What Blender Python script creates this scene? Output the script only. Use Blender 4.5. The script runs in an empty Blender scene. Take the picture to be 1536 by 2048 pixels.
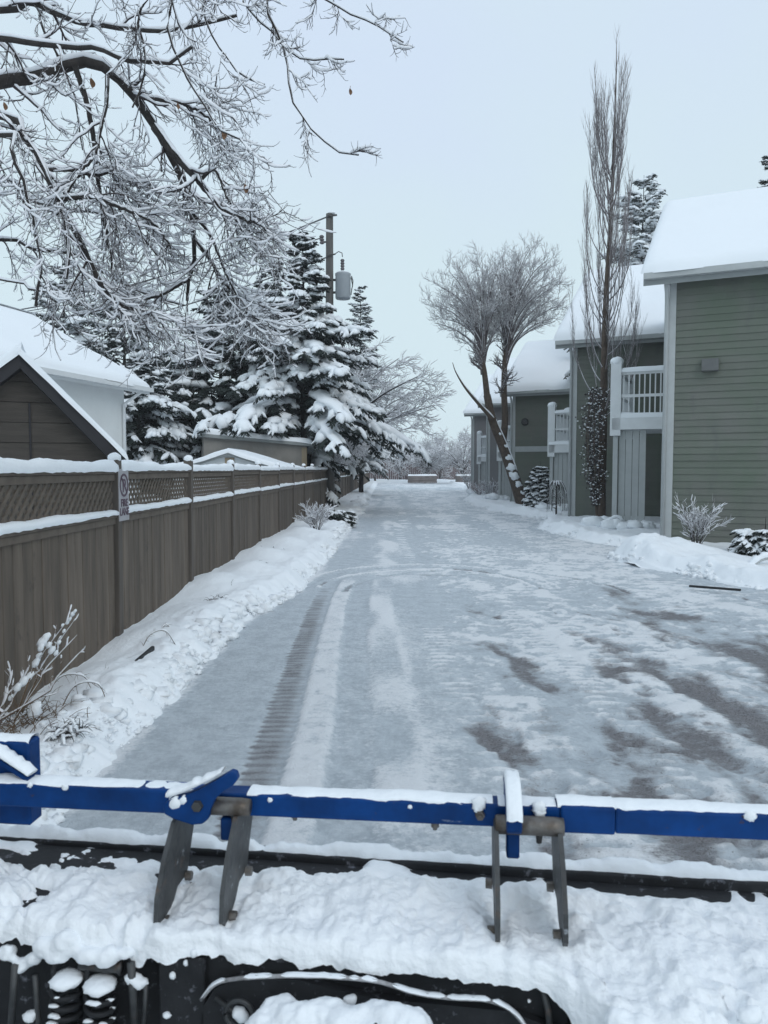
import bpy, math, random
import numpy as np
from mathutils import Vector

random.seed(7)
S = bpy.context.scene
COL = S.collection
R = math.radians
ORG = {}

# ------------------------------------------------------------------ camera
F = 1500.0
H0 = 1.65
PITCH = math.atan(86 / F)
YAW = math.atan(12 / F)
cam_d = bpy.data.cameras.new("camera")
cam = bpy.data.objects.new("camera", cam_d)
COL.objects.link(cam)
cam.location = (0, 0, H0)
cam.rotation_euler = (math.pi / 2 - PITCH, 0, YAW)
cam_d.sensor_fit = 'VERTICAL'
cam_d.sensor_height = 36.0
cam_d.lens = 36.0 * F / 2048
cam_d.clip_start = 0.05
cam_d.clip_end = 3000
cam_d.dof.use_dof = True
cam_d.dof.focus_distance = 13.0
cam_d.dof.aperture_fstop = 6.5
S.camera = cam
RM = np.array(cam.rotation_euler.to_matrix())


def P(px, py, Y):
    """world point seen at photo pixel (px,py) at world depth Y"""
    d = RM @ np.array([(px - 768) / F, (1024 - py) / F, -1.0])
    return np.array([0, 0, H0]) + d * (Y / d[1])


def G(px, py, z=0.0):
    d = RM @ np.array([(px - 768) / F, (1024 - py) / F, -1.0])
    return np.array([0, 0, H0]) + d * ((z - H0) / d[2])


# ------------------------------------------------------------------ noise
def _h(ix, iy, iz, seed):
    n = (ix * 374761393 + iy * 668265263 + iz * 2147483647 + seed * 1274126177) & 0xFFFFFFFF
    n = ((n ^ (n >> 13)) * 1274126177) & 0xFFFFFFFF
    n = ((n ^ (n >> 16)) * 2246822519) & 0xFFFFFFFF
    return ((n ^ (n >> 15)) & 0xFFFFFF) / float(0xFFFFFF)


def vn(x, y, seed=0):
    x = np.asarray(x, float); y = np.asarray(y, float)
    ix = np.floor(x).astype(np.int64); iy = np.floor(y).astype(np.int64)
    fx = x - ix; fy = y - iy
    fx = fx * fx * fx * (fx * (fx * 6 - 15) + 10); fy = fy * fy * fy * (fy * (fy * 6 - 15) + 10)
    a = _h(ix, iy, 0, seed); b = _h(ix + 1, iy, 0, seed)
    c = _h(ix, iy + 1, 0, seed); d = _h(ix + 1, iy + 1, 0, seed)
    return (a * (1 - fx) + b * fx) * (1 - fy) + (c * (1 - fx) + d * fx) * fy


def fbm(x, y, seed=0, octv=4, gain=0.5):
    t = 0; a = 1; s = 0
    for k in range(octv):
        t = t + a * vn(x * 2 ** k + 17.3 * k, y * 2 ** k - 9.1 * k, seed + k * 31)
        s += a; a *= gain
    return t / s


def sm(e0, e1, x):
    t = np.clip((np.asarray(x, float) - e0) / (e1 - e0), 0, 1)
    return t * t * (3 - 2 * t)


# ------------------------------------------------------------------ mesh helpers
def mesh_np(V, quads=None, tris=None, name='mesh', smooth=True):
    me = bpy.data.meshes.new(name)
    V = np.ascontiguousarray(V, dtype=np.float32)
    nq = 0 if quads is None else len(quads); nt = 0 if tris is None else len(tris)
    me.vertices.add(len(V)); me.vertices.foreach_set('co', V.ravel())
    idx = []
    if nq: idx.append(np.asarray(quads, np.int32).ravel())
    if nt: idx.append(np.asarray(tris, np.int32).ravel())
    idx = np.concatenate(idx)
    me.loops.add(len(idx)); me.loops.foreach_set('vertex_index', idx)
    me.polygons.add(nq + nt)
    st = np.concatenate([np.arange(nq) * 4, nq * 4 + np.arange(nt) * 3]).astype(np.int32)
    me.polygons.foreach_set('loop_start', st)
    me.polygons.foreach_set('use_smooth', np.full(nq + nt, smooth, dtype=bool))
    me.update(calc_edges=True)
    return me


def link(name, me, mat, parent=None, loc=None):
    o = bpy.data.objects.new(name, me)
    COL.objects.link(o)
    if mat is not None:
        me.materials.append(mat)
    if parent is not None:
        o.parent = parent
    if loc is not None:
        o.location = loc
    return o


class MB:
    """collects shapes into one mesh"""
    def __init__(self):
        self.V = []; self.Q = []; self.T = []; self.n = 0

    def add(self, V, Q=None, T=None):
        V = np.asarray(V, float).reshape(-1, 3)
        if Q is not None and len(Q): self.Q.append(np.asarray(Q).reshape(-1, 4) + self.n)
        if T is not None and len(T): self.T.append(np.asarray(T).reshape(-1, 3) + self.n)
        self.V.append(V); self.n += len(V)
        return self

    def hexa(self, c8):
        """8 corners: bottom 4 (ccw from above) then top 4"""
        q = [[0, 3, 2, 1], [4, 5, 6, 7], [0, 1, 5, 4], [1, 2, 6, 5], [2, 3, 7, 6], [3, 0, 4, 7]]
        return self.add(c8, q)

    def box(self, x0, x1, y0, y1, z0, z1):
        return self.hexa([[x0, y0, z0], [x1, y0, z0], [x1, y1, z0], [x0, y1, z0],
                          [x0, y0, z1], [x1, y0, z1], [x1, y1, z1], [x0, y1, z1]])

    def rbox(self, x0, x1, y0, y1, z0, z1, b=0.01):
        """box with chamfered edges"""
        b = min(b, (x1 - x0) * .45, (y1 - y0) * .45, (z1 - z0) * .45)
        bm = []
        for sx in (0, 1):
            for sy in (0, 1):
                for sz in (0, 1):
                    x = (x0, x1)[sx]; y = (y0, y1)[sy]; z = (z0, z1)[sz]
                    dx = b * (1 if sx == 0 else -1); dy = b * (1 if sy == 0 else -1); dz = b * (1 if sz == 0 else -1)
                    bm += [[x, y + dy, z + dz], [x + dx, y, z + dz], [x + dx, y + dy, z]]
        i = lambda sx, sy, sz, a: (sx * 4 + sy * 2 + sz) * 3 + a
        Q = []; T = []
        for s in (0, 1):
            f = [i(s, 0, 0, 0), i(s, 1, 0, 0), i(s, 1, 1, 0), i(s, 0, 1, 0)]; Q.append(f if s else f[::-1])
            f = [i(0, s, 0, 1), i(1, s, 0, 1), i(1, s, 1, 1), i(0, s, 1, 1)]; Q.append(f[::-1] if s else f)
            f = [i(0, 0, s, 2), i(1, 0, s, 2), i(1, 1, s, 2), i(0, 1, s, 2)]; Q.append(f if s else f[::-1])
        for s in (0, 1):
            for t in (0, 1):
                f = [i(s, t, 0, 0), i(s, t, 0, 1), i(s, t, 1, 1), i(s, t, 1, 0)]; Q.append(f if s == t else f[::-1])
                f = [i(s, 0, t, 0), i(s, 0, t, 2), i(s, 1, t, 2), i(s, 1, t, 0)]; Q.append(f[::-1] if s == t else f)
                f = [i(0, s, t, 1), i(0, s, t, 2), i(1, s, t, 2), i(1, s, t, 1)]; Q.append(f if s == t else f[::-1])
        for sx in (0, 1):
            for sy in (0, 1):
                for sz in (0, 1):
                    f = [i(sx, sy, sz, 0), i(sx, sy, sz, 1), i(sx, sy, sz, 2)]
                    T.append(f if (sx + sy + sz) % 2 else f[::-1])
        return self.add(bm, Q, T)

    def beam(self, a, b, w, h, up=(0, 0, 1)):
        """box of width w, height h from a to b"""
        a = np.asarray(a, float); b = np.asarray(b, float)
        t = b - a; t /= np.linalg.norm(t)
        s = np.cross(t, np.asarray(up, float)); s /= np.linalg.norm(s)
        n = np.cross(s, t)
        c = []
        for q in (a, b):
            c.append([q - s * w / 2 - n * h / 2, q + s * w / 2 - n * h / 2, q + s * w / 2 + n * h / 2, q - s * w / 2 + n * h / 2])
        V = np.array(c[0] + c[1])
        return self.add(V, [[0, 1, 2, 3], [7, 6, 5, 4], [0, 4, 5, 1], [1, 5, 6, 2], [2, 6, 7, 3], [3, 7, 4, 0]])

    def cyl(self, a, b, r0, r1=None, n=12):
        r1 = r0 if r1 is None else r1
        a = np.asarray(a, float); b = np.asarray(b, float)
        V, Q, T = tube_arrays(np.array([[a, b]]), np.array([[r0, r1]]), n, caps=True)
        return self.add(V, Q, T)

    def tube(self, pts, r, n=8):
        pts = np.asarray(pts, float)
        r = np.full(len(pts), r) if np.isscalar(r) else np.asarray(r, float)
        V, Q, T = tube_arrays(pts[None], r[None], n, caps=True)
        return self.add(V, Q, T)

    def xf(self, f):
        self.V = [f(v) for v in self.V]
        return self

    def build(self, name, mat, parent=None, origin=None, smooth=False):
        V = np.concatenate(self.V)
        if parent is not None:
            org = ORG.get(parent.name)
        else:
            org = origin
        if org is not None:
            V = V - np.asarray(org)
        me = mesh_np(V, np.concatenate(self.Q) if self.Q else None, np.concatenate(self.T) if self.T else None, name, smooth)
        o = link(name, me, mat, parent)
        if parent is None and org is not None:
            o.location = org
        ORG[o.name] = np.zeros(3) if org is None else np.asarray(org, float)
        return o


def tube_arrays(PT, RD, n=6, caps=False, twist=0.0):
    """PT (N,K,3), RD (N,K) -> vertices, quads of N tubes"""
    N, K, _ = PT.shape
    T = np.gradient(PT, axis=1)
    T /= np.maximum(np.linalg.norm(T, axis=2, keepdims=True), 1e-9)
    ref = np.zeros((N, 1, 3)); ref[..., 2] = 1
    steep = np.abs(T[:, :, 2]).mean(axis=1) > 0.8
    ref[steep] = np.array([0.3, 1.0, 0.1]) / 1.05
    s = np.cross(T, np.broadcast_to(ref, T.shape))
    s /= np.maximum(np.linalg.norm(s, axis=2, keepdims=True), 1e-9)
    m = np.cross(s, T)
    a = np.arange(n) * 2 * np.pi / n
    V = PT[:, :, None, :] + RD[:, :, None, None] * (np.cos(a)[None, None, :, None] * s[:, :, None, :] + np.sin(a)[None, None, :, None] * m[:, :, None, :])
    V = V.reshape(-1, 3)
    base = (np.arange(N)[:, None, None] * K + np.arange(K - 1)[None, :, None]) * n
    j = np.arange(n)[None, None, :]; j2 = (j + 1) % n
    Q = np.stack([base + j, base + j2, base + n + j2, base + n + j], axis=-1).reshape(-1, 4)[:, ::-1]
    TT = None
    if caps:
        tt = []
        for k in range(N):
            b0 = k * K * n; b1 = b0 + (K - 1) * n
            for q in range(1, n - 1):
                tt.append([b0, b0 + q, b0 + q + 1][::-1] if False else [b0, b0 + q, b0 + q + 1])
                tt.append([b1, b1 + q + 1, b1 + q])
        TT = np.array(tt)
    return V, Q, TT


def snow_arrays(PT, RD, thick, rng, n=6, steep=0.86, cover=1.0, widen=1.25, base=0.004):
    """snow lying along the upper side of tubes. thick: metres of snow (N,K) or scalar"""
    N, K, _ = PT.shape
    T = np.gradient(PT, axis=1)
    T /= np.maximum(np.linalg.norm(T, axis=2, keepdims=True), 1e-9)
    flat = 1 - sm(steep - 0.35, steep, np.abs(T[:, :, 2]))
    s = np.cross(T, np.array([0, 0, 1.0]))
    s /= np.maximum(np.linalg.norm(s, axis=2, keepdims=True), 1e-9)
    up = np.cross(s, T)
    lump = 0.65 + 0.7 * rng.random((N, K))
    if cover < 1:
        lump *= np.where(rng.random((N, 1)) < cover, 1, 0.02) * np.ones((N, K))
    endt = np.ones(K); endt[0] = 0.5; endt[-1] = 0.35
    h = thick * flat * lump * endt[None]
    h = np.maximum(h, 0.0004)
    w = np.where(h > 0.001, (RD + base) * widen + h * 0.18, RD * 0.5)
    c = PT + up * (RD * 0.8)[..., None] + np.array([0, 0, 1.0]) * (h * 0.40)[..., None]
    a = np.arange(n) * 2 * np.pi / n
    V = c[:, :, None, :] + np.cos(a)[None, None, :, None] * (s * w[..., None])[:, :, None, :] + np.sin(a)[None, None, :, None] * (up * (h * 0.55 + RD * 0.12)[..., None])[:, :, None, :]
    V = V.reshape(-1, 3)
    base_i = (np.arange(N)[:, None, None] * K + np.arange(K - 1)[None, :, None]) * n
    j = np.arange(n)[None, None, :]; j2 = (j + 1) % n
    Q = np.stack([base_i + j, base_i + j2, base_i + n + j2, base_i + n + j], axis=-1).reshape(-1, 4)[:, ::-1]
    return V, Q


def lumps(C, A, B, N3, rng, seg=7, rings=4, rough=0.16):
    """ellipsoids: centres C (N,3), half-axis vectors A, B, N3 (N,3 each)"""
    n = len(C)
    th = np.linspace(0, np.pi, rings + 1)
    ph = np.arange(seg) * 2 * np.pi / seg
    pts = []
    for t in th[1:-1]:
        for p in ph:
            pts.append([np.cos(t), np.sin(t) * np.cos(p), np.sin(t) * np.sin(p)])
    pts = [[1, 0, 0]] + pts + [[-1, 0, 0]]
    u = np.array(pts)
    m = len(u)
    k = 1 + rough * (rng.random((n, m)) * 2 - 1)
    V = C[:, None, :] + k[..., None] * (u[None, :, 0:1] * A[:, None, :] + u[None, :, 1:2] * B[:, None, :] + u[None, :, 2:3] * N3[:, None, :])
    Q = []; T = []
    for r in range(rings - 2):
        for s in range(seg):
            s2 = (s + 1) % seg
            Q.append([1 + r * seg + s, 1 + (r + 1) * seg + s, 1 + (r + 1) * seg + s2, 1 + r * seg + s2])
    for s in range(seg):
        s2 = (s + 1) % seg
        T.append([0, 1 + s, 1 + s2])
        e = 1 + (rings - 2) * seg
        T.append([m - 1, e + s2, e + s])
    off = (np.arange(n) * m)[:, None, None]
    Q = (np.array(Q)[None] + off).reshape(-1, 4); T = (np.array(T)[None] + off).reshape(-1, 3)
    return V.reshape(-1, 3), Q, T


def grid_mesh(X, Y, Z):
    """height field; X,Y,Z (ny,nx)"""
    ny, nx = Z.shape
    V = np.stack([X, Y, Z], axis=-1).reshape(-1, 3)
    i = np.arange(ny - 1)[:, None] * nx + np.arange(nx - 1)[None]
    Q = np.stack([i, i + 1, i + nx + 1, i + nx], axis=-1).reshape(-1, 4)
    return V, Q


def tag(o, label=None, cat=None, group=None, kind=None):
    if label: o['label'] = label
    if cat: o['category'] = cat
    if group: o['group'] = group
    if kind: o['kind'] = kind
    return o


def empty(name, loc, label=None, cat=None, group=None):
    o = bpy.data.objects.new(name, None)
    COL.objects.link(o)
    o.location = loc
    o.empty_display_size = 0.2
    ORG[o.name] = np.asarray(loc, float)
    return tag(o, label, cat, group)


# ------------------------------------------------------------------ materials
def mat(name, col, rough=0.7, var=0.0, vscale=5.0, bump=0.0, bscale=40.0, metal=0.0, col2=None, stretch=None, detail=4):
    m = bpy.data.materials.new(name)
    m.use_nodes = True
    nt = m.node_tree; b = nt.nodes['Principled BSDF']
    b.inputs['Roughness'].default_value = rough
    b.inputs['Metallic'].default_value = metal
    b.inputs['Base Color'].default_value = (*col, 1)
    tc = nt.nodes.new('ShaderNodeTexCoord')
    vec = tc.outputs['Object']
    if stretch:
        mp = nt.nodes.new('ShaderNodeMapping')
        mp.inputs['Scale'].default_value = stretch
        nt.links.new(vec, mp.inputs['Vector']); vec = mp.outputs['Vector']
    if var or col2:
        n = nt.nodes.new('ShaderNodeTexNoise')
        n.inputs['Scale'].default_value = vscale; n.inputs['Detail'].default_value = detail
        n.inputs['Roughness'].default_value = 0.65
        nt.links.new(vec, n.inputs['Vector'])
        r = nt.nodes.new('ShaderNodeValToRGB')
        c2 = col2 if col2 else tuple(min(1, c * (1 + var)) for c in col)
        c1 = col if col2 else tuple(c * (1 - var) for c in col)
        r.color_ramp.elements[0].position = 0.62 if name == 'snow_on_deck' else 0.35; r.color_ramp.elements[0].color = (*c1, 1)
        r.color_ramp.elements[1].position = 0.8 if name == 'snow_on_deck' else 0.68; r.color_ramp.elements[1].color = (*c2, 1)
        nt.links.new(n.outputs['Fac'], r.inputs['Fac'])
        nt.links.new(r.outputs['Color'], b.inputs['Base Color'])
    if bump:
        n2 = nt.nodes.new('ShaderNodeTexNoise')
        n2.inputs['Scale'].default_value = bscale; n2.inputs['Detail'].default_value = 5
        nt.links.new(vec, n2.inputs['Vector'])
        bp = nt.nodes.new('ShaderNodeBump')
        bp.inputs['Strength'].default_value = bump; bp.inputs['Distance'].default_value = 0.02
        nt.links.new(n2.outputs['Fac'], bp.inputs['Height'])
        nt.links.new(bp.outputs['Normal'], b.inputs['Normal'])
    return m


M = {}
M['snow'] = mat('snow', (0.89, 0.92, 0.95), 0.65, bump=0.35, bscale=34)
M['snow_soft'] = mat('snow_soft', (0.89, 0.92, 0.95), 0.7, bump=0.35, bscale=6)
M['snow_twig'] = mat('snow_on_twigs', (0.84, 0.85, 0.88), 0.75)
M['snow_dirty'] = mat('snow_on_deck', (0.90, 0.925, 0.95), 0.7, col2=(0.62, 0.65, 0.69), vscale=5, bump=0.45, bscale=45, detail=7)
M['fence'] = mat('fence_board', (0.119, 0.095, 0.075), 0.8, var=0.30, vscale=7, stretch=(1, 1, 0.12), bump=0.25, bscale=18)
M['fence_trim'] = mat('fence_trim', (0.128, 0.104, 0.083), 0.8, var=0.18, vscale=9)
M['post'] = mat('fence_post_wood', (0.105, 0.09, 0.078), 0.85, var=0.2, vscale=9, stretch=(1, 1, 0.15))
M['siding'] = mat('green_siding', (0.108, 0.134, 0.100), 0.6, col2=(0.145, 0.146, 0.132), vscale=0.9)
M['siding_b'] = mat('grey_green_siding', (0.115, 0.138, 0.105), 0.6, col2=(0.15, 0.145, 0.13), vscale=0.7)
M['siding_c'] = mat('grey_siding', (0.16, 0.165, 0.165), 0.6, col2=(0.2, 0.18, 0.185), vscale=0.6)
M['trim'] = mat('pale_trim', (0.42, 0.44, 0.44), 0.55, var=0.06, vscale=3)
M['white_trim'] = mat('white_paint', (0.72, 0.74, 0.75), 0.5, var=0.04, vscale=3)
M['fascia'] = mat('grey_fascia', (0.27, 0.29, 0.29), 0.5, var=0.08, vscale=2)
M['vent'] = mat('grey_vent_paint', (0.105, 0.11, 0.11), 0.6, var=.1)
M['roof_dark'] = mat('dark_roof_edge', (0.025, 0.024, 0.028), 0.7)
M['shingle'] = mat('roof_shingle', (0.08, 0.08, 0.085), 0.85)
M['brown_wall'] = mat('brown_shed_boards', (0.082, 0.07, 0.06), 0.8, var=0.18, vscale=5, stretch=(0.3, 0.3, 3), bump=0.2)
M['white_wall'] = mat('white_stucco', (0.74, 0.76, 0.76), 0.85, var=0.04, vscale=1.5, bump=0.15, bscale=30)
M['beige_wall'] = mat('beige_wall', (0.27, 0.255, 0.235), 0.8, var=0.12, vscale=2)
M['tan'] = mat('tan_trim', (0.36, 0.29, 0.2), 0.7)
M['dark_glass'] = mat('dark_glass', (0.03, 0.035, 0.04), 0.08)
M['door'] = mat('dark_door', (0.075, 0.055, 0.07), 0.5, var=0.1, vscale=3)
M['pole'] = mat('pole_wood', (0.095, 0.092, 0.088), 0.9, var=0.25, vscale=6, stretch=(1, 1, 0.1), bump=0.3)
M['can'] = mat('grey_metal_can', (0.34, 0.37, 0.40), 0.45, var=0.05, vscale=3)
M['steel'] = mat('dark_steel', (0.06, 0.06, 0.06), 0.5, metal=0.5, var=0.3, vscale=12)
M['porcelain'] = mat('insulator_glaze', (0.12, 0.11, 0.12), 0.3)
M['wire'] = mat('cable_sheath', (0.1, 0.1, 0.11), 0.6)
M['bark'] = mat('dark_bark', (0.034, 0.029, 0.027), 0.9, var=0.35, vscale=14, bump=0.5, bscale=30)
M['twig'] = mat('dark_twigs', (0.042, 0.033, 0.035), 0.85)
M['bark_brown'] = mat('brown_bark', (0.085, 0.062, 0.048), 0.9, var=0.3, vscale=8, bump=0.5, bscale=22)
M['twig_far'] = mat('grey_brown_twigs', (0.13, 0.112, 0.115), 0.9)
M['twig_pale'] = mat('pale_grey_twigs', (0.2, 0.18, 0.185), 0.9)
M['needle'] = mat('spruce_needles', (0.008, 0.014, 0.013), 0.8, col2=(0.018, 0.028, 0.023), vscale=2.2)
M['needle_far'] = mat('far_spruce_needles', (0.045, 0.055, 0.052), 0.8, col2=(0.075, 0.085, 0.075), vscale=2)  # paler than the near needles: distance haze and snow put into the colour
M['leaf'] = mat('dead_leaf', (0.16, 0.085, 0.045), 0.8, var=0.3, vscale=40)
M['ivy'] = mat('dark_shrub_leaf', (0.035, 0.04, 0.035), 0.6, col2=(0.07, 0.045, 0.05), vscale=8)
M['stem'] = mat('dry_stems', (0.14, 0.095, 0.06), 0.85, var=0.3, vscale=20)
M['blue'] = mat('blue_paint', (0.0008, 0.038, 0.165), 0.5, var=0.35, vscale=5, bump=0.06, bscale=60)
M['black'] = mat('black_steel', (0.005, 0.006, 0.008), 0.7, col2=(0.014, 0.015, 0.018), vscale=9, bump=0.15, bscale=40)
M['grey_steel'] = mat('scuffed_grey_steel', (0.03, 0.032, 0.034), 0.5, col2=(0.075, 0.078, 0.08), vscale=11, bump=0.15, bscale=40)
M['pin'] = mat('worn_steel_pin', (0.19, 0.18, 0.17), 0.42, col2=(0.08, 0.06, 0.045), vscale=16, metal=0.6, bump=0.2)
M['hose'] = mat('snowy_hose', (0.06, 0.06, 0.06), 0.7, col2=(0.5, 0.5, 0.52), vscale=22)
M['sign'] = mat('sign_face', (0.40, 0.385, 0.40), 0.5, var=0.06, vscale=12)
M['sign_ink'] = mat('sign_ink', (0.1, 0.06, 0.085), 0.5)
M['far_wall'] = mat('reddish_fence', (0.125, 0.085, 0.085), 0.9, var=0.25, vscale=0.6)
M['planter'] = mat('planter_timber', (0.17, 0.15, 0.145), 0.85, var=0.25, vscale=2)
M['edging'] = mat('black_edging', (0.015, 0.016, 0.018), 0.7)
M['red'] = mat('faded_red', (0.22, 0.1, 0.09), 0.8)


def speckle(m, col, scale, lo, hi, stretch=(1, 1, 1)):
    """mix worn or frosted flecks of another colour into a material"""
    nt = m.node_tree; b = nt.nodes['Principled BSDF']; L = nt.links
    tc = nt.nodes.new('ShaderNodeTexCoord'); mp = nt.nodes.new('ShaderNodeMapping'); mp.inputs['Scale'].default_value = stretch
    L.new(tc.outputs['Object'], mp.inputs['Vector'])
    n = nt.nodes.new('ShaderNodeTexNoise'); n.inputs['Scale'].default_value = scale; n.inputs['Detail'].default_value = 6; n.inputs['Roughness'].default_value = .7
    L.new(mp.outputs['Vector'], n.inputs['Vector'])
    r = nt.nodes.new('ShaderNodeMapRange'); r.inputs[1].default_value = lo; r.inputs[2].default_value = hi
    L.new(n.outputs['Fac'], r.inputs[0])
    x = nt.nodes.new('ShaderNodeMix'); x.data_type = 'RGBA'; L.new(r.outputs[0], x.inputs[0])
    src = b.inputs['Base Color']
    if src.links: L.new(src.links[0].from_socket, x.inputs[6])
    else: x.inputs[6].default_value = src.default_value
    x.inputs[7].default_value = (*col, 1)
    L.new(x.outputs[2], b.inputs['Base Color'])


speckle(M['blue'], (0.30, 0.36, 0.44), 30, .66, .76, (.35, 1, 1))
M['blue'].node_tree.nodes['Principled BSDF'].inputs['Specular IOR Level'].default_value = 0.18
speckle(M['blue'], (0.06, 0.04, 0.035), 22, .66, .70)
speckle(M['black'], (0.30, 0.31, 0.36), 26, .58, .80)
speckle(M['grey_steel'], (0.11, 0.07, 0.05), 16, .58, .7)
speckle(M['grey_steel'], (0.4, 0.43, 0.47), 26, .63, .72)
speckle(M['fence'], (0.05, 0.042, 0.036), 5, .60, .74, (1, 1, .5))
speckle(M['fence'], (0.55, 0.57, 0.6), 45, .74, .78)
speckle(M['siding'], (0.10, 0.105, 0.10), 2.2, .55, .75, (1, 1, .35))


def per_piece(m, lo=.78, hi=1.18):
    """each board (mesh island) and each bay weathered a little differently"""
    nt = m.node_tree; b = nt.nodes['Principled BSDF']; L = nt.links
    g = nt.nodes.new('ShaderNodeNewGeometry'); oi = nt.nodes.new('ShaderNodeObjectInfo')
    a = nt.nodes.new('ShaderNodeMath'); a.operation = 'ADD'; L.new(g.outputs['Random Per Island'], a.inputs[0]); L.new(oi.outputs['Random'], a.inputs[1])
    r = nt.nodes.new('ShaderNodeMapRange'); r.inputs[1].default_value = 0; r.inputs[2].default_value = 2; r.inputs[3].default_value = lo; r.inputs[4].default_value = hi
    L.new(a.outputs[0], r.inputs[0])
    x = nt.nodes.new('ShaderNodeVectorMath'); x.operation = 'SCALE'
    L.new(b.inputs['Base Color'].links[0].from_socket, x.inputs[0]); L.new(r.outputs[0], x.inputs['Scale'])
    L.new(x.outputs[0], b.inputs['Base Color'])


per_piece(M['fence'], .68, 1.22)
per_piece(M['siding'], .88, 1.1); per_piece(M['siding_b'], .88, 1.1); per_piece(M['brown_wall'], .75, 1.2)


def lane_material():
    m = bpy.data.materials.new('packed_snow_lane')
    m.use_nodes = True
    nt = m.node_tree; L = nt.links; b = nt.nodes['Principled BSDF']
    b.inputs['Roughness'].default_value = 0.55
    at = nt.nodes.new('ShaderNodeAttribute'); at.attribute_name = 'cover'
    sp = nt.nodes.new('ShaderNodeSeparateColor'); L.new(at.outputs['Color'], sp.inputs['Color'])
    tc = nt.nodes.new('ShaderNodeTexCoord')

    def noise(scale, det, rough=0.65, st=(1, 1, 1)):
        mp = nt.nodes.new('ShaderNodeMapping'); mp.inputs['Scale'].default_value = st
        L.new(tc.outputs['Object'], mp.inputs['Vector'])
        n = nt.nodes.new('ShaderNodeTexNoise'); n.inputs['Scale'].default_value = scale
        n.inputs['Detail'].default_value = det; n.inputs['Roughness'].default_value = rough
        L.new(mp.outputs['Vector'], n.inputs['Vector']); return n.outputs['Fac']

    def math_(op, a, c, d=None):
        n = nt.nodes.new('ShaderNodeMath'); n.operation = op
        for i, v in enumerate((a, c)):
            if hasattr(v, 'links'): L.new(v, n.inputs[i])
            else: n.inputs[i].default_value = v
        return n.outputs[0]

    def mr(v, a, c):
        n = nt.nodes.new('ShaderNodeMapRange'); n.interpolation_type = 'SMOOTHSTEP'
        n.inputs[1].default_value = a; n.inputs[2].default_value = c
        L.new(v, n.inputs[0]); return n.outputs[0]

    def mix(f, a, c):
        n = nt.nodes.new('ShaderNodeMix'); n.data_type = 'RGBA'
        L.new(f, n.inputs[0])
        for i, v in ((6, a), (7, c)):
            if hasattr(v, 'links'): L.new(v, n.inputs[i])
            else: n.inputs[i].default_value = (*v, 1)
        return n.outputs[2]
    n_f = noise(26, 6, 0.7, (1, 0.8, 1)); n_m = noise(6, 5, 0.6)
    n_g = noise(75, 4, 0.75)
    # bare packed ice: slight mottling
    ice = mix(mr(math_('ADD', math_('MULTIPLY', n_m, .5), math_('MULTIPLY', n_f, .5)), 0.36, 0.62), (0.45, 0.50, 0.545), (0.62, 0.675, 0.72))
    # red = fresh snow cover, green = gravel/dirt showing
    n_h = noise(15, 6, 0.72, (0.75, 1.5, 1))
    n_v = noise(48, 5, 0.75, (0.8, 1.3, 1))
    sadd = math_('ADD', sp.outputs['Red'], math_('MULTIPLY', at.outputs['Alpha'], math_('ADD', math_('ADD', math_('MULTIPLY', math_('SUBTRACT', n_f, 0.5), 1.0), math_('MULTIPLY', math_('SUBTRACT', n_v, 0.5), 1.1)), math_('MULTIPLY', math_('SUBTRACT', n_h, 0.5), 1.0))))
    c1 = mix(mr(sadd, 0.20, 0.86), ice, (0.86, 0.88, 0.905))
    dadd = math_('ADD', sp.outputs['Green'], math_('MULTIPLY', at.outputs['Alpha'], math_('ADD', math_('MULTIPLY', math_('SUBTRACT', n_f, 0.5), 0.9), math_('MULTIPLY', math_('SUBTRACT', n_h, 0.5), 1.1))))
    grav = mix(mr(n_g, 0.3, 0.7), (0.085, 0.08, 0.082), (0.32, 0.315, 0.335))
    c2 = mix(mr(dadd, 0.36, 1.05), c1, grav)
    # loose dark grit
    gr = mr(math_('ADD', n_g, math_('MULTIPLY', sp.outputs['Green'], 0.10)), 0.66, 0.71)
    c3 = mix(math_('MULTIPLY', gr, math_('MINIMUM', math_('MULTIPLY', sp.outputs['Blue'], 1.0), 0.8)), c2, (0.09, 0.08, 0.075))
    L.new(c3, b.inputs['Base Color'])
    bp = nt.nodes.new('ShaderNodeBump'); bp.inputs['Strength'].default_value = 0.9; bp.inputs['Distance'].default_value = 0.02
    L.new(math_('ADD', math_('ADD', math_('MULTIPLY', n_f, 1.0), math_('MULTIPLY', n_h, 1.2)), math_('MULTIPLY', n_g, 0.5)), bp.inputs['Height'])
    L.new(bp.outputs['Normal'], b.inputs['Normal'])
    return m


# ------------------------------------------------------------------ world
w = bpy.data.worlds.new("World"); S.world = w; w.use_nodes = True
nt = w.node_tree; L = nt.links
bg = nt.nodes['Background']
sky = nt.nodes.new('ShaderNodeTexSky'); sky.sky_type = 'NISHITA'; sky.sun_disc = False
sky.sun_elevation = R(38); sky.sun_rotation = R(150); sky.air_density = 1.4; sky.dust_density = 3.0
tc = nt.nodes.new('ShaderNodeTexCoord')
cl = nt.nodes.new('ShaderNodeTexNoise'); cl.inputs['Scale'].default_value = 1.7; cl.inputs['Detail'].default_value = 5
L.new(tc.outputs['Generated'], cl.inputs['Vector'])
rp = nt.nodes.new('ShaderNodeValToRGB')
rp.color_ramp.elements[0].position = 0.66; rp.color_ramp.elements[0].color = (6.9, 8.4, 9.1, 1)
rp.color_ramp.elements[1].position = 1.0; rp.color_ramp.elements[1].color = (6.75, 7.9, 9.65, 1)
sx_ = nt.nodes.new('ShaderNodeSeparateXYZ'); L.new(tc.outputs['Generated'], sx_.inputs[0])
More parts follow.
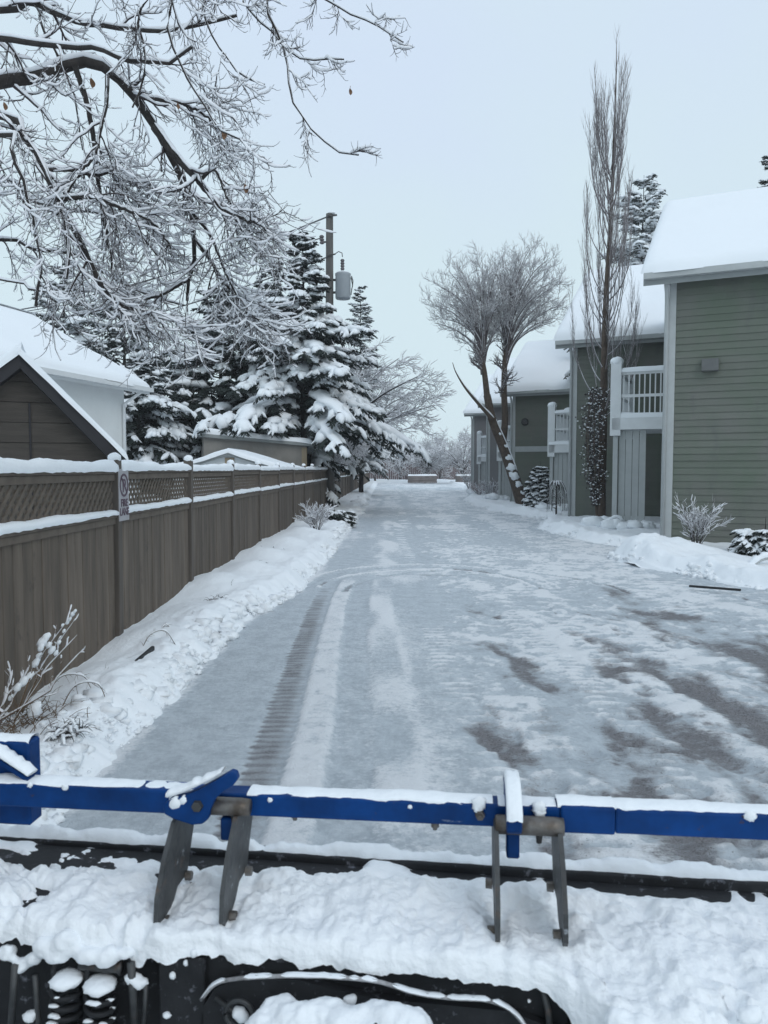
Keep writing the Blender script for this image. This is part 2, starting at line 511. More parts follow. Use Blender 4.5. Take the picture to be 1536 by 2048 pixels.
m1 = nt.nodes.new('ShaderNodeMath'); m1.operation = 'MULTIPLY_ADD'; m1.inputs[1].default_value = 0.5; L.new(sx_.outputs['Z'], m1.inputs[0]); L.new(cl.outputs['Fac'], m1.inputs[2])
L.new(m1.outputs[0], rp.inputs['Fac'])
mx = nt.nodes.new('ShaderNodeMix'); mx.data_type = 'RGBA'; mx.inputs[0].default_value = 0.95
L.new(sky.outputs['Color'], mx.inputs[6]); L.new(rp.outputs['Color'], mx.inputs[7])
L.new(mx.outputs[2], bg.inputs['Color'])
bg.inputs['Strength'].default_value = 0.1
sd = bpy.data.lights.new("sun", 'SUN'); sd.energy = 0.6; sd.angle = R(35); sd.color = (1, 0.97, 0.93)
so = bpy.data.objects.new("sun", sd); COL.objects.link(so)
# sun direction: azimuth 150 deg, elevation 38
az, el = R(150), R(38)
dv = Vector((math.sin(az) * math.cos(el), math.cos(az) * math.cos(el), math.sin(el)))
so.rotation_euler = dv.to_track_quat('Z', 'Y').to_euler()
so.location = (6, -8, 12)
S.view_settings.view_transform = 'Standard'
S.view_settings.look = 'None'
S.view_settings.exposure = 0.0
S.view_settings.gamma = 1.0
S.cycles.use_denoising = True
S.cycles.max_bounces = 6
S.cycles.diffuse_bounces = 4

# ------------------------------------------------------------------ ground
V, Q = grid_mesh(*np.meshgrid(np.linspace(-700, 700, 3), np.linspace(-200, 1500, 3)), np.full((3, 3), -0.09))
link('ground', mesh_np(V, Q, name='ground'), M['snow_soft'])['kind'] = 'structure'

XL = lambda y: np.interp(y, [0, 8.0, 10, 13, 20, 45, 100], [-1.62, -1.60, -1.26, -1.2, -1.15, -1.25, -1.6])


def build_lane():
    xs = np.concatenate([np.arange(-2.1, 3.2, 0.024), np.arange(3.2, 6.5, 0.04), np.arange(6.5, 13, 0.25)])
    ys = [0.4]
    while ys[-1] < 112:
        ys.append(ys[-1] + max(0.022, 0.0058 * ys[-1]))
    ys = np.array(ys)
    X, Y = np.meshgrid(xs, ys)
    z = np.zeros_like(X)
    lw = (vn(X * 1.3, Y * 0.5, 5) - 0.5)
    # fresh snow cover: streaks along the lane
    st = fbm(X * 1.5 + 0.25 * lw, Y * 0.42, 11, 4)
    patch = fbm(X * 1.1, Y * 0.8, 23, 4)
    ripple = fbm(X * 2.2, Y * 4.5, 29, 3)
    fine = fbm(X * 7 + lw, Y * 9, 37, 3)
    snow = 0.36 + 1.25 * (st - 0.5) + 0.7 * (patch - 0.5) + (0.9 * (ripple - 0.5) + 0.5 * (fine - .5)) * sm(0.2, 1.0, X)
    dirt = -0.12 + 1.3 * (fbm(X * 2.6 + 7, Y * 1.3, 41, 4) - 0.5) + 0.9 * (fbm(X * 4, Y * 3, 47, 3) - 0.5)
    # more gravel to the right and near
    dirt += 0.36 * sm(0.3, 1.4, X) * (1 - sm(5.0, 11, Y)) + 0.12 * sm(1.8, 3.2, X) * (1 - sm(8, 14, Y))
    dirt += 0.16 * sm(1.0, 2.0, X) * (1 - sm(5.5, 8.5, Y)) + 0.5 * (fbm(X * 9, Y * 5, 49, 3, .6) - .5) * sm(.4, 1.0, X)
    dirt -= 0.55 * (1 - sm(-0.1, 0.5, X))
    dirt -= 0.35 * sm(11, 20, Y)
    snow += 0.10 * sm(0.9, 1.8, X)
    # crumbs, lug marks and ruts left by tyres in the slush
    rough = sm(0.15, 0.7, X - 0.02 * Y)
    crumb = fbm(X * 13, Y * 11, 141, 3, .6) - 0.5
    chunk = fbm(X * 5.5 + lw, Y * 6.5, 143, 3, .6) - 0.5
    snow += (1.6 * crumb + 1.2 * chunk) * (0.25 + 0.75 * rough) * (1 - 0.6 * sm(18, 40, Y))
    lug = np.zeros_like(X)
    for j, (xa, xb, wd, per, ph) in enumerate(((0.55, 0.35, .13, .13, 0), (1.0, .75, .14, .15, 1), (1.55, 1.1, .16, .12, 2), (2.05, 1.6, .15, .16, 3), (2.6, 2.0, .16, .13, 4), (3.2, 2.5, .18, .17, 5), (3.9, 3.1, .18, .14, 6), (4.6, 3.7, .2, .15, 7))):
        cxl = xa + (xb - xa) * np.clip((Y - 3.5) / 9, 0, 2.2) + 0.18 * (vn(Y * .55, 0 * Y, 150 + j) - .5)
        du = X - cxl
        mk = (1 - sm(wd * .7, wd, np.abs(du))) * sm(0.42, 0.62, vn(X * .9 + 5, Y * .45, 160 + j))
        bars = np.sin(Y * 2 * np.pi / per + ph + 6 * np.abs(du) + 2.5 * vn(Y * 1.4, X * 2, 170 + j))
        lug += mk * bars
        snow -= 0.12 * mk
    snow += 0.8 * lug * (0.4 + vn(X * 3, Y * 3, 181)); z += 0.012 * lug
    z += 0.022 * chunk * rough + 0.012 * crumb * rough
    # footprints and dug-out hollows
    rgf = np.random.default_rng(77)
    for k in range(70):
        fy = 3.2 * math.exp(rgf.random() * math.log(20 / 3.2)); fx = rgf.uniform(0.5, 4.6)
        fa = rgf.uniform(-.5, .5); la, lb = rgf.uniform(.10, .19), rgf.uniform(.045, .09)
        sel = (np.abs(X - fx) < .5) & (np.abs(Y - fy) < .5)
        if not sel.any(): continue
        xx_ = X[sel] - fx; yy_ = Y[sel] - fy
        e2 = ((xx_ * math.cos(fa) + yy_ * math.sin(fa)) / lb) ** 2 + ((-xx_ * math.sin(fa) + yy_ * math.cos(fa)) / la) ** 2
        dp_ = np.exp(-e2 ** 1.5); rim = np.exp(-((np.sqrt(e2) - 1.35) / .3) ** 2)
        z[sel] += -0.022 * dp_ + 0.010 * rim; snow[sel] += -0.4 * dp_ + 0.3 * rim; dirt[sel] += 0.38 * dp_ * rgf.uniform(0, 1)
    for k in range(95):
        fy = 3.0 * math.exp(rgf.random() ** 1.3 * math.log(12 / 3.0)); fx = rgf.uniform(0.45, 4.4) + .1 * (fy - 5)
        fa = rgf.normal(0.25, .3); la, lb = rgf.uniform(.12, .42), rgf.uniform(.04, .11)
        sel = (np.abs(X - fx) < .9) & (np.abs(Y - fy) < 1.1)
        if not sel.any(): continue
        xx_ = X[sel] - fx + .12 * (fbm(X[sel] * 6, Y[sel] * 5, 300 + k, 2) - .5); yy_ = Y[sel] - fy
        e2 = ((xx_ * math.cos(fa) + yy_ * math.sin(fa)) / lb) ** 2 + ((-xx_ * math.sin(fa) + yy_ * math.cos(fa)) / la) ** 2
        g_ = np.exp(-e2) * np.clip(2.2 * fbm(X[sel] * 9, Y[sel] * 7, 400 + k, 3, .6) - .35, 0, 1.4)
        am = rgf.uniform(.25, .75)
        dirt[sel] += am * g_; snow[sel] -= .5 * g_; z[sel] -= .012 * g_
    # scraped smooth strip at the left
    xc = np.interp(Y, [3.5, 4.2, 4.83, 6.0, 7.24, 9.45, 11.1, 12], [-.69, -.70, -.72, -.77, -.82, -.87, -.85, -.8])
    u = X - xc
    near = 1 - sm(10.4, 11.6, Y)
    strip = near * (1 - sm(-0.12, -0.06, u))
    snow = snow * (1 - 0.93 * strip) + 0.08 * strip
    dirt = dirt * (1 - strip) - 0.3 * strip
    # first wheel track with treads
    tread = np.sin(Y * 2 * np.pi / 0.09 + 9 * np.abs(u) + 4.5 * vn(Y * 2.3, u * 2, 2) + 2.5 * vn(Y * 9, u * 9, 22)) * 0.5 + 0.5
    edge = 0.105 + 0.055 * tread * vn(Y * 6, u * 3, 12)
    trk = near * (1 - sm(edge - 0.02, edge + 0.03, np.abs(u)))
    snow = snow * (1 - trk) + trk * (0.02)
    tlug = sm(.35, .65, tread * (.6 + .8 * vn(Y * 5, u * 6, 19)))
    dirt = dirt * (1 - trk) + trk * (0.70 + 0.19 * tlug + 0.2 * (vn(X * 9, Y * 7, 3) - 0.5)) * (1 - 0.35 * sm(0.0, 0.1, u)) * (1 - 0.45 * sm(8, 11, Y))
    z -= 0.012 * trk * (0.85 + 0.15 * tread)
    # white ridge
    rw = 0.16 + 0.03 * vn(Y * 3, X * 0, 8)
    rid = near * sm(0.10, 0.15, u) * (1 - sm(rw + 0.14, rw + 0.20, u))
    snow = snow * (1 - rid) + rid * (0.80 + 0.9 * (fbm(X * 9, Y * 7, 9, 3) - 0.5))
    dirt *= (1 - rid)
    z += 0.016 * rid * (0.7 + 0.6 * vn(X * 14, Y * 10, 10))
    # second track, grey
    t2 = near * sm(0.33, 0.37, u) * (1 - sm(0.57, 0.66, u + 0.06 * (vn(Y * 2, 0 * X, 77) - .5)))
    snow = snow * (1 - 0.85 * t2) + 0.85 * t2 * (0.12 + 0.2 * (vn(X * 3, Y * 1.5, 13) - 0.3))
    dirt = dirt * (1 - t2) + t2 * (0.0)
    z -= 0.01 * t2
    # broken white lumps between the tracks
    r2 = near * sm(0.58, 0.64, u) * (1 - sm(0.84, 0.92, u)) * sm(3.2, 3.6, Y)
    v2 = vn(X * 3.0, Y * 1.1, 33)
    snow = snow * (1 - r2) + r2 * np.clip(0.25 + 1.3 * (v2 - 0.35), 0, 1)
    z += 0.014 * r2 * sm(0.4, 0.7, v2)
    # grey band further right
    b3 = near * sm(0.9, 1.0, u) * (1 - sm(1.3, 1.6, u))
    snow -= 0.2 * b3; 
    # arcs where the tyres turned
    def arc(cx, cy, rx, ry, wd):
        rr = np.sqrt(((X - cx) / rx) ** 2 + ((Y - cy) / ry) ** 2)
        return (1 - sm(wd * .5, wd, np.abs(rr - 1))) * (Y > cy)
    for (cx, cy, rx, ry, wd, s_) in ((0.45, 10.2, 1.65, 2.35, 0.036, -1), (0.5, 10.4, 1.5, 1.75, 0.034, 1), (0.35, 10.6, 1.35, 1.05, 0.04, -1), (1.3, 9.9, 1.9, 2.3, 0.03, -1), (.5, 10.3, 1.85, 2.6, .02, 1)):
        a = arc(cx, cy, rx, ry, wd)
        snow += 0.7 * s_ * a; z += 0.012 * s_ * a; dirt += 0.75 * a * (s_ < 0)
    # long dark wheel streaks on the right
    def streak(pts, wd, amt, samt=0.5, sd_=1):
        pts = np.array(sorted(pts)); px = np.interp(Y, pts[:, 0], pts[:, 1])
        px = px + 0.22 * (vn(Y * 0.9, 0 * X, sd_) - 0.5)
        px = px + 0.16 * (fbm(X * 4, Y * 3.5, sd_ + 9, 3) - .5) * 2 * min(1, wd * 4)
        k = (1 - sm(wd * 0.15, wd * 1.15, np.abs(X - px))) * sm(pts[0, 0] - 0.6, pts[0, 0] + 0.3, Y) * (1 - sm(pts[-1, 0] - 0.4, pts[-1, 0] + 0.8, Y))
        return k * np.clip(0.15 + 1.5 * fbm(X * 2.5 + 3, Y * 2.6, sd_ + 5, 3), 0, 1.2), amt, samt
    for k, amt, sa in (streak([(6.6, 3.6), (8.2, 3.33), (9.8, 3.0), (11, 2.6)], 0.32, 0.62, 0.6, 61),
                       streak([(4.4, 1.42), (4.83, 1.32), (7.03, 1.08), (9, 0.9)], 0.14, 0.42, 0.4, 62),
                       streak([(3.0, 0.85), (3.86, 0.77), (5.1, 0.61), (6, .6)], 0.16, 0.42, 0.4, 63),
                       streak([(3.0, 2.0), (4.5, 1.95), (6.5, 1.75)], 0.2, 0.42, 0.3, 64),
                       streak([(3.3, 1.4), (4.2, 1.25)], 0.2, 0.4, 0.3, 65),
                       streak([(5.2, 2.9), (6.0, 2.75), (6.6, 2.6)], 0.18, 0.35, 0.3, 66),
                       streak([(16, 1.3), (22, 1.2), (32, 1.1)], 0.35, 0.2, 0.5, 67),
                       streak([(14, 3.0), (18, 2.6), (30, 2.3)], 0.35, 0.3, 0.45, 68),
                       streak([(13, -.75), (18, -.6), (45, -.3)], 0.2, 0.42, 0.4, 81), streak([(13, .55), (20, .6), (50, .8)], 0.22, 0.4, 0.4, 82), streak([(5.0, 3.3), (6.5, 3.2), (8, 2.9)], .3, .6, .5, 83), streak([(4.0, 2.5), (5.0, 2.4), (6, 2.2)], .2, .5, .4, 84), streak([(3.4, 2.9), (4.2, 2.9), (5.2, 2.9)], .25, .55, .4, 85)):
        dirt += amt * k; snow -= sa * k; z -= 0.012 * k
    # white streaks
    for k, amt, sa in (streak([(5.0, 2.05), (6.5, 1.7), (8.5, 1.5), (11, 1.3)], 0.22, 0, -0.55, 71),
                       streak([(13, -0.15), (16, -0.1), (24, -0.1)], 0.2, 0, -0.5, 72),
                       streak([(6.0, 2.6), (8.0, 2.2), (12, 1.9), (16, 1.8)], 0.35, 0, -0.45, 73),
                       streak([(8.0, 4.3), (9.2, 4.0), (10.5, 3.6)], 0.3, 0, -0.5, 74)):
        dirt -= 0.3 * k; snow -= sa * k; z += 0.012 * k
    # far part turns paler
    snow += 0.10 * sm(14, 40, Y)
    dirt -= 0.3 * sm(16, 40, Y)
    # loose snow by both edges
    el_ = X - XL(Y)
    snow += 0.9 * (1 - sm(-0.02, 0.16, el_ + 0.12 * (fbm(X * 5, Y * 5, 91, 3) - 0.5)))
    z += 0.02 * (fbm(X * 0.8, Y * 0.6, 55, 3) - 0.5) + 0.012 * (ripple - 0.5) * sm(0.4, 1.0, X) + 0.016 * np.clip(snow, 0, 1) * (vn(X * 9, Y * 9, 50) - 0.3) * (1 - strip)
    grit = np.clip(0.25 + 0.9 * sm(0.2, 1.2, X) * (1 - sm(7, 14, Y)), 0, 1) * (1 - 0.9 * rid) * (1 - .8 * strip)
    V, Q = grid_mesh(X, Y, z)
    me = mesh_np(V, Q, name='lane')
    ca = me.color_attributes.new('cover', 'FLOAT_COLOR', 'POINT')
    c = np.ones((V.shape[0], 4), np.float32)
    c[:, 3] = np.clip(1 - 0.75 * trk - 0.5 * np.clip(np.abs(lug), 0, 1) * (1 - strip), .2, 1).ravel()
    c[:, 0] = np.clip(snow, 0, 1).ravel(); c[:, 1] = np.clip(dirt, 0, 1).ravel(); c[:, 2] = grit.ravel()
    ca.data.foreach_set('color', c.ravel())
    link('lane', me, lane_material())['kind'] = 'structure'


build_lane()


def left_bank():
    ys = [0.3]
    while ys[-1] < 108:
        ys.append(ys[-1] + max(0.025, 0.006 * ys[-1]))
    ys = np.array(ys); us = np.concatenate([np.linspace(0, 1, 70), np.linspace(1.05, 4, 10)])
    U, Y = np.meshgrid(us, ys)
    xl = XL(Y) + 0.05 + 0.16 * (fbm(Y * 1.8, 0 * Y, 61, 4) - 0.5) + 0.10 * (fbm(Y * 9, 0 * Y, 161, 3) - 0.5)
    X = xl + U * (-2.56 - xl)
    X = np.where(U > 1, -2.56 - (U - 1) * 2.2, X)
    d = xl - X   # distance in from the edge
    wind = np.exp(-((d - 0.22) / 0.16) ** 2)
    inner = np.interp(Y, [3, 4.7, 6.7, 9.1, 14, 30, 100], [.05, .07, .13, .24, .25, .22, .2])
    outer = np.interp(Y, [3, 6, 9], [.13, .15, .19])
    h = outer * sm(0.0, 0.42, d) + (inner - outer) * sm(0.35, 0.9, d)
    h += wind * (0.05 + 0.10 * (fbm(X * 6, Y * 5, 63, 4) - 0.35))
    h += 0.05 * (fbm(X * 2.5, Y * 1.6, 64, 4) - 0.5) * sm(0, 0.3, d) + 0.035 * (fbm(X * 11, Y * 9, 65, 3) - 0.5) * sm(0, 0.1, d) * (1 - 0.6 * sm(0.45, 0.8, d))
    # higher snow near the fence from the second post on, plus humps over buried plants
    for (hx, hy, hh, hr) in ((-2.1, 5.3, 0.10, 0.35), (-2.15, 6.6, .08, .3), (-2.0, 7.6, .07, .3), (-2.2, 9.4, 0.10, 0.4), (-1.95, 10.6, 0.10, 0.35), (-2.1, 12.3, 0.12, 0.4), (-2.0, 14.2, 0.12, 0.5), (-1.9, 16.5, 0.12, 0.5), (-2.0, 19.5, 0.15, 0.7)):
        h += hh * np.exp(-(((X - hx) / hr) ** 2 + ((Y - hy) / (hr * 1.3)) ** 2))
    h = np.where(U > 1, h * 0.8, h)
    z = np.where(d < 0.012, -0.03, h)
    V, Q = grid_mesh(X, Y, z)
    rg = np.random.default_rng(3); n = 3200
    yy = 3.2 * np.exp(rg.random(n) * np.log(40 / 3.2)); dd = np.abs(rg.normal(0.17, 0.11, n)); xx = XL(yy) + 0.06 - dd
    rr = (0.005 + 0.045 * rg.random(n) ** 4)[:, None] * (0.7 + 0.06 * yy[:, None]) * (0.35 + 1.1 * sm(.4, .62, vn(yy * 1.6, dd * 5, 8)))[:, None]
    hz_ = 0.19 * sm(0, .5, dd) + 0.05 * np.exp(-((dd - .22) / .16) ** 2)
    lv = lumps(np.stack([xx, yy, hz_ * .9 + .005], 1), rr * np.array([[1.2, 0, 0]]), rr * np.array([[0, 1.2, 0]]), rr * np.array([[0, 0, .8]]), rg, 7, 5, .5)
    mb = MB(); mb.add(V, Q[:, ::-1]); mb.add(*lv)
    link('snow_bank', mesh_np(np.concatenate(mb.V), np.concatenate(mb.Q), np.concatenate(mb.T), name='snow_bank'), M['snow'])['kind'] = 'structure'


left_bank()

# right verge, one height field of banks in front of the houses
VB = [(-1.0, 9.3, 30), (9.9, 5.6, 30), (10.2, 5.1, 1), (11.2, 4.75, 1), (12.6, 4.3, 1), (13.8, 4.0, 1), (14.5, 4.3, 1), (15.0, 5.0, 1), (15.8, 4.9, 1), (17.5, 4.35, 1), (20.6, 4.06, 1), (22.5, 4.5, 1), (24.5, 5.1, 1), (25.5, 4.8, 1), (29, 4.1, 1), (34, 3.8, 1), (40, 3.9, 1), (44, 4.6, 1), (52, 5.2, 1), (67, 6.4, 1), (90, 7, 1)]
vb = np.array([(a, b) for a, b, c in VB])


def right_bank():
    ys = [8.9]
    while ys[-1] < 90:
        ys.append(ys[-1] + max(0.03, 0.005 * ys[-1]))
    ys = np.array(ys); us = np.concatenate([np.linspace(-0.05, 2.2, 90), np.linspace(2.35, 11, 24)])
    U, Y = np.meshgrid(us, ys)
    xr = np.interp(Y, vb[:, 0], vb[:, 1]) + 0.25 * (fbm(Y * 1.3, 0 * Y, 71, 4) - 0.5)
    X = xr + U
    front = sm(9.35, 9.9, Y + 0.15 * (X - 5.2) + 0.25 * (fbm(X * 2, 0 * X, 77, 3) - 0.5))
    h = 0.16 * sm(0, 0.4, U) + 0.10 * (fbm(X * 1.6, Y * 1.4, 72, 4) - 0.45) * sm(0, 0.3, U) + 0.05 * (fbm(X * 7, Y * 6, 73, 3) - 0.5) * sm(0, .2, U) * (1 - sm(1, 2, U))
    h += 0.07 * np.exp(-((U - 0.3) / 0.2) ** 2) * (fbm(X * 5, Y * 4, 75, 3) + 0.2) + .05 * (fbm(X * 4, Y * 3.5, 79, 4, .6) - .5) * sm(0, .2, U) * (1 - sm(1.2, 2, U))
    for (hx, hy, hh, hr) in ((4.75, 13.7, 0.26, 0.5), (4.5, 12.9, 0.14, 0.4), (5.3, 13.3, 0.16, 0.5), (5.2, 11.9, 0.1, 0.4), (4.7, 19.5, 0.1, 0.5), (4.9, 27, 0.12, 0.7), (4.9, 30, .1, .6)):
        h += hh * np.exp(-(((X - hx) / hr) ** 2 + ((Y - hy) / (hr * 1.2)) ** 2)) * (0.75 + 0.5 * fbm(X * 4, Y * 4, 74, 3))
    z = h * front - 0.05 * (1 - sm(0.0, 0.02, np.minimum(U, front)))
    V, Q = grid_mesh(X, Y, z)
    rg = np.random.default_rng(13); n = 1500
    yy = 10.0 * np.exp(rg.random(n) * np.log(60 / 10.0)); uu_ = np.abs(rg.normal(0.05, 0.22, n)); xx = np.interp(yy, vb[:, 0], vb[:, 1]) + uu_
    hh_ = 0.13 * sm(0, .4, uu_)
    for (hx, hy, hh, hr) in ((4.75, 13.7, 0.26, 0.5), (4.5, 12.9, 0.14, 0.4), (5.3, 13.3, 0.16, 0.5), (5.2, 11.9, 0.1, 0.4)):
        hh_ += hh * np.exp(-(((xx - hx) / hr) ** 2 + ((yy - hy) / (hr * 1.2)) ** 2)) * .9
    rr = (0.012 + 0.06 * rg.random(n) ** 3)[:, None]
    lv = lumps(np.stack([xx, yy, hh_], 1), rr * np.array([[1.2, 0, 0]]), rr * np.array([[0, 1.2, 0]]), rr * np.array([[0, 0, .8]]), rg, 7, 5, .5)
    mb = MB(); mb.add(V, Q); mb.add(*lv)
    link('snow_verge', mesh_np(np.concatenate(mb.V), np.concatenate(mb.Q), np.concatenate(mb.T), name='snow_verge'), M['snow'])['kind'] = 'structure'


right_bank()

# cross street snow windrow at the far end
ys = np.linspace(88, 101, 30); xs = np.linspace(-14, 26, 120)
X, Y = np.meshgrid(xs, ys)
Z = -0.06 + 0.42 * np.exp(-((Y - 94) / 2.2) ** 2) * (0.7 + 0.6 * fbm(X * .7, Y * .7, 3, 3)) 
V, Q = grid_mesh(X, Y, Z)
link('far_snow_ridge', mesh_np(V, Q, name='far_snow_ridge'), M['snow_soft'])['kind'] = 'structure'

# ------------------------------------------------------------------ thin snowy air
mb = MB(); mb.box(-120, 120, -25, 175, -1.2, 22)
hz = mb.build('haze', None, None)
hz['kind'] = 'stuff'
hm = bpy.data.materials.new('haze_air'); hm.use_nodes = True
hm.node_tree.nodes.remove(hm.node_tree.nodes['Principled BSDF'])
pvn = hm.node_tree.nodes.new('ShaderNodeVolumePrincipled')
pvn.inputs['Color'].default_value = (0.93, 0.95, 0.97, 1); pvn.inputs['Density'].default_value = 0.0008; pvn.inputs['Anisotropy'].default_value = 0.2
hm.node_tree.links.new(pvn.outputs[0], hm.node_tree.nodes['Material Output'].inputs['Volume'])
hz.data.materials.append(hm)
S.cycles.volume_bounces = 2

# ------------------------------------------------------------------ fence
FX = -2.46
fence = empty('wooden_fence', (FX, 6.66, 0.0), 'long grey-brown board fence with lattice top and snow-capped rails beside the lane', 'fence')
PW = 0.095; PITCH_F = 2.44
frng = np.random.default_rng(5)
ks = list(range(-3, 34))


def snow_strip(x0, x1, y0, y1, z, t, seed, over=0.012, step=0.06, sag=0.35):
    """soft slab of snow lying on a rail running along y"""
    n = max(4, int((y1 - y0) / step)); ys = np.linspace(y0, y1, n)
    rng = np.random.default_rng(seed)
    prof = [(-0.5, -0.15), (-0.56, 0.2), (-0.5, 0.6), (-0.32, 0.92), (0, 1.0), (0.32, 0.92), (0.5, 0.6), (0.56, 0.2), (0.5, -0.15)]
    k = len(prof); V = []
    tt = t * np.clip(0.55 + 0.9 * fbm(ys * 2.2, ys * 0 + seed, seed, 4, .6), .3, 1.25); tt[0] *= 0.75; tt[-1] *= 0.75
    for i, y in enumerate(ys):
        for (a, b) in prof:
            jit = 1 + 0.06 * (rng.random() - 0.5)
            wv = (x1 - x0) / 2 + over
            V.append([(x0 + x1) / 2 + a * 2 * wv * jit, y, z + b * tt[i] * jit + (0.0 if b > 0 else -0.01 * rng.random())])
    Q = []; T = []
    for i in range(n - 1):
        for j in range(k - 1):
            q = i * k + j
            Q.append([q, q + 1, q + k + 1, q + k][::-1])
    for e, rev in ((0, False), ((n - 1) * k, True)):
        for j in range(1, k - 1):
            f = [e, e + j, e + j + 1]
            T.append(f if not rev else f[::-1])
    return V, Q, T


# shared meshes of one bay (local: y 0..PITCH, x about 0, z real)
def bay_meshes():
    y0, y1 = PW / 2 + .002, PITCH_F - PW / 2 - .002
    mb = MB(); rng = random.Random(3)
    nb = 17; wv = (y1 - y0) / nb
    for i in range(nb):
        off = rng.uniform(-0.003, 0.003)
        mb.rbox(-0.011 + off, 0.011 + off, y0 + i * wv + 0.002, y0 + (i + 1) * wv - 0.003, 0.03, 1.225, 0.004)
    board = mb
    r = MB()
    r.rbox(-0.045, 0.045, y0, y1, 1.228, 1.264, 0.005)
    r.rbox(0.012, 0.03, y0, y1, 1.17, 1.227, 0.004)
    r.rbox(-0.05, 0.05, y0, y1, 1.615, 1.65, 0.005)
    r.rbox(-0.02, 0.03, y0, y1, 1.555, 1.614, 0.004)
    lat = MB()
    zb, zt = 1.264, 1.556
    hgt = zt - zb; sp = 0.098
    for sgn, xo in ((1, 0.006), (-1, -0.006)):
        n = int((y1 - y0 + hgt) / sp) + 1
        for i in range(n):
            ya = y0 - hgt + i * sp; a = [ya, zb]; b = [ya + hgt, zt]
            if a[0] < y0: a = [y0, zb + (y0 - ya)]
            if b[0] > y1: b = [y1, zt - (ya + hgt - y1)]
            if b[0] - a[0] < 0.02: continue
            pa = np.array([xo, a[0], a[1]]); pb = np.array([xo, b[0], b[1]])
            if sgn < 0:
                pa[1] = y0 + y1 - pa[1]; pb[1] = y0 + y1 - pb[1]
            lat.beam(pa, pb, 0.009, 0.036, up=(1, 0, 0)) if False else lat.beam(pa, pb, 0.027, 0.009, up=(1, 0, 0))
    # snow lodged on the lattice foot
    return board, r, lat


_b, _r, _l = bay_meshes()
me_board = mesh_np(np.concatenate(_b.V), np.concatenate(_b.Q), np.concatenate(_b.T), 'board_panel', False); me_board.materials.append(M['fence'])
me_rail = mesh_np(np.concatenate(_r.V), np.concatenate(_r.Q), np.concatenate(_r.T), 'rail', False); me_rail.materials.append(M['fence_trim'])
me_lat = mesh_np(np.concatenate(_l.V), np.concatenate(_l.Q), None, 'lattice', False); me_lat.materials.append(M['fence_trim'])
me_post = None
snowtop = []; snowled = []
for v in range(5):
    s = MB(); s.add(*snow_strip(-0.05, 0.05, PW / 2, PITCH_F - PW / 2, 1.65, 0.074, 40 + v))
    me = mesh_np(np.concatenate(s.V), np.concatenate(s.Q), np.concatenate(s.T), 'rail_snow'); me.materials.append(M['snow']); snowtop.append(me)
    s = MB(); s.add(*snow_strip(-0.03, 0.046, PW / 2, PITCH_F - PW / 2, 1.264, 0.046, 60 + v))
    me = mesh_np(np.concatenate(s.V), np.concatenate(s.Q), np.concatenate(s.T), 'ledge_snow'); me.materials.append(M['snow']); snowled.append(me)
pm = MB(); pm.rbox(-PW / 2, PW / 2, -PW / 2, PW / 2, -0.05, 1.74, 0.006)
me_post = mesh_np(np.concatenate(pm.V), np.concatenate(pm.Q), np.concatenate(pm.T), 'post', False); me_post.materials.append(M['post'])
lv = lumps(np.array([[0, 0, 1.757]]), np.array([[0.058, 0, 0]]), np.array([[0, 0.058, 0]]), np.array([[0, 0, 0.05]]), np.random.default_rng(1), 12, 7, 0.06)
me_cap = mesh_np(*lv, 'post_snow'); me_cap.materials.append(M['snow'])


def fo(name, me, y, par=None):
    o = bpy.data.objects.new(name, me); COL.objects.link(o)
    if par is None:
        o.parent = fence; o.location = (0, y, 0)
    else:
        o.parent = par
    return o


for i, k in enumerate(ks):
    y = k * PITCH_F
    drop = -0.0006 * max(0, k) * 2
    p = fo('post', me_post, y); p.location.z = random.uniform(-0.015, 0.015); p.rotation_euler = (random.uniform(-.008, .008), random.uniform(-.008, .008), 0)
    fo('post_snow', me_cap, 0, p).rotation_euler.z = random.uniform(0, 6)
    if k == ks[-1]: break
    b = fo('board_panel', me_board, y)
    b.location.z = random.uniform(-.012, .012)
    fo('lattice', me_lat, 0, b); fo('rail', me_rail, 0, b)
    fo('rail_snow', snowtop[i % 5], 0, b); fo('ledge_snow', snowled[(i * 3) % 5], 0, b)

# ------------------------------------------------------------------ no-parking sign on the fence
sign = empty('parking_sign', (FX + 0.07, 6.60, 1.16), 'weathered no parking fire lane sign screwed to the lattice fence', 'sign')
mb = MB(); mb.rbox(FX + 0.055, FX + 0.063, 6.615, 6.865, 1.185, 1.65, 0.003)
sf = mb.build('sign_panel', M['sign'], sign)
mb = MB()
cy, cz, rr = 6.74, 1.505, 0.105
a = np.linspace(0, 2 * np.pi, 41)
for rad in (1,):
    V = []; Q = []
    for i in range(41):
        for r_ in (rr, rr - 0.02):
            for x_ in (FX + 0.0635, FX + 0.0665):
                V.append([x_, cy + r_ * math.cos(a[i]), cz + r_ * math.sin(a[i])])
    for i in range(40):
        o_ = i * 4; n_ = o_ + 4
        Q += [[o_ + 1, n_ + 1, n_ + 3, o_ + 3], [o_, o_ + 1, n_ + 1, n_], [o_ + 2, n_ + 2, n_ + 3, o_ + 3]]
    mb.add(V, Q)
mb.beam([FX + 0.0675, cy - 0.07, cz + 0.07], [FX + 0.0675, cy + 0.07, cz - 0.07], 0.003, 0.018, up=(0, 1, 1))
ring = mb.build('prohibition_ring', M['sign_ink'], sf)


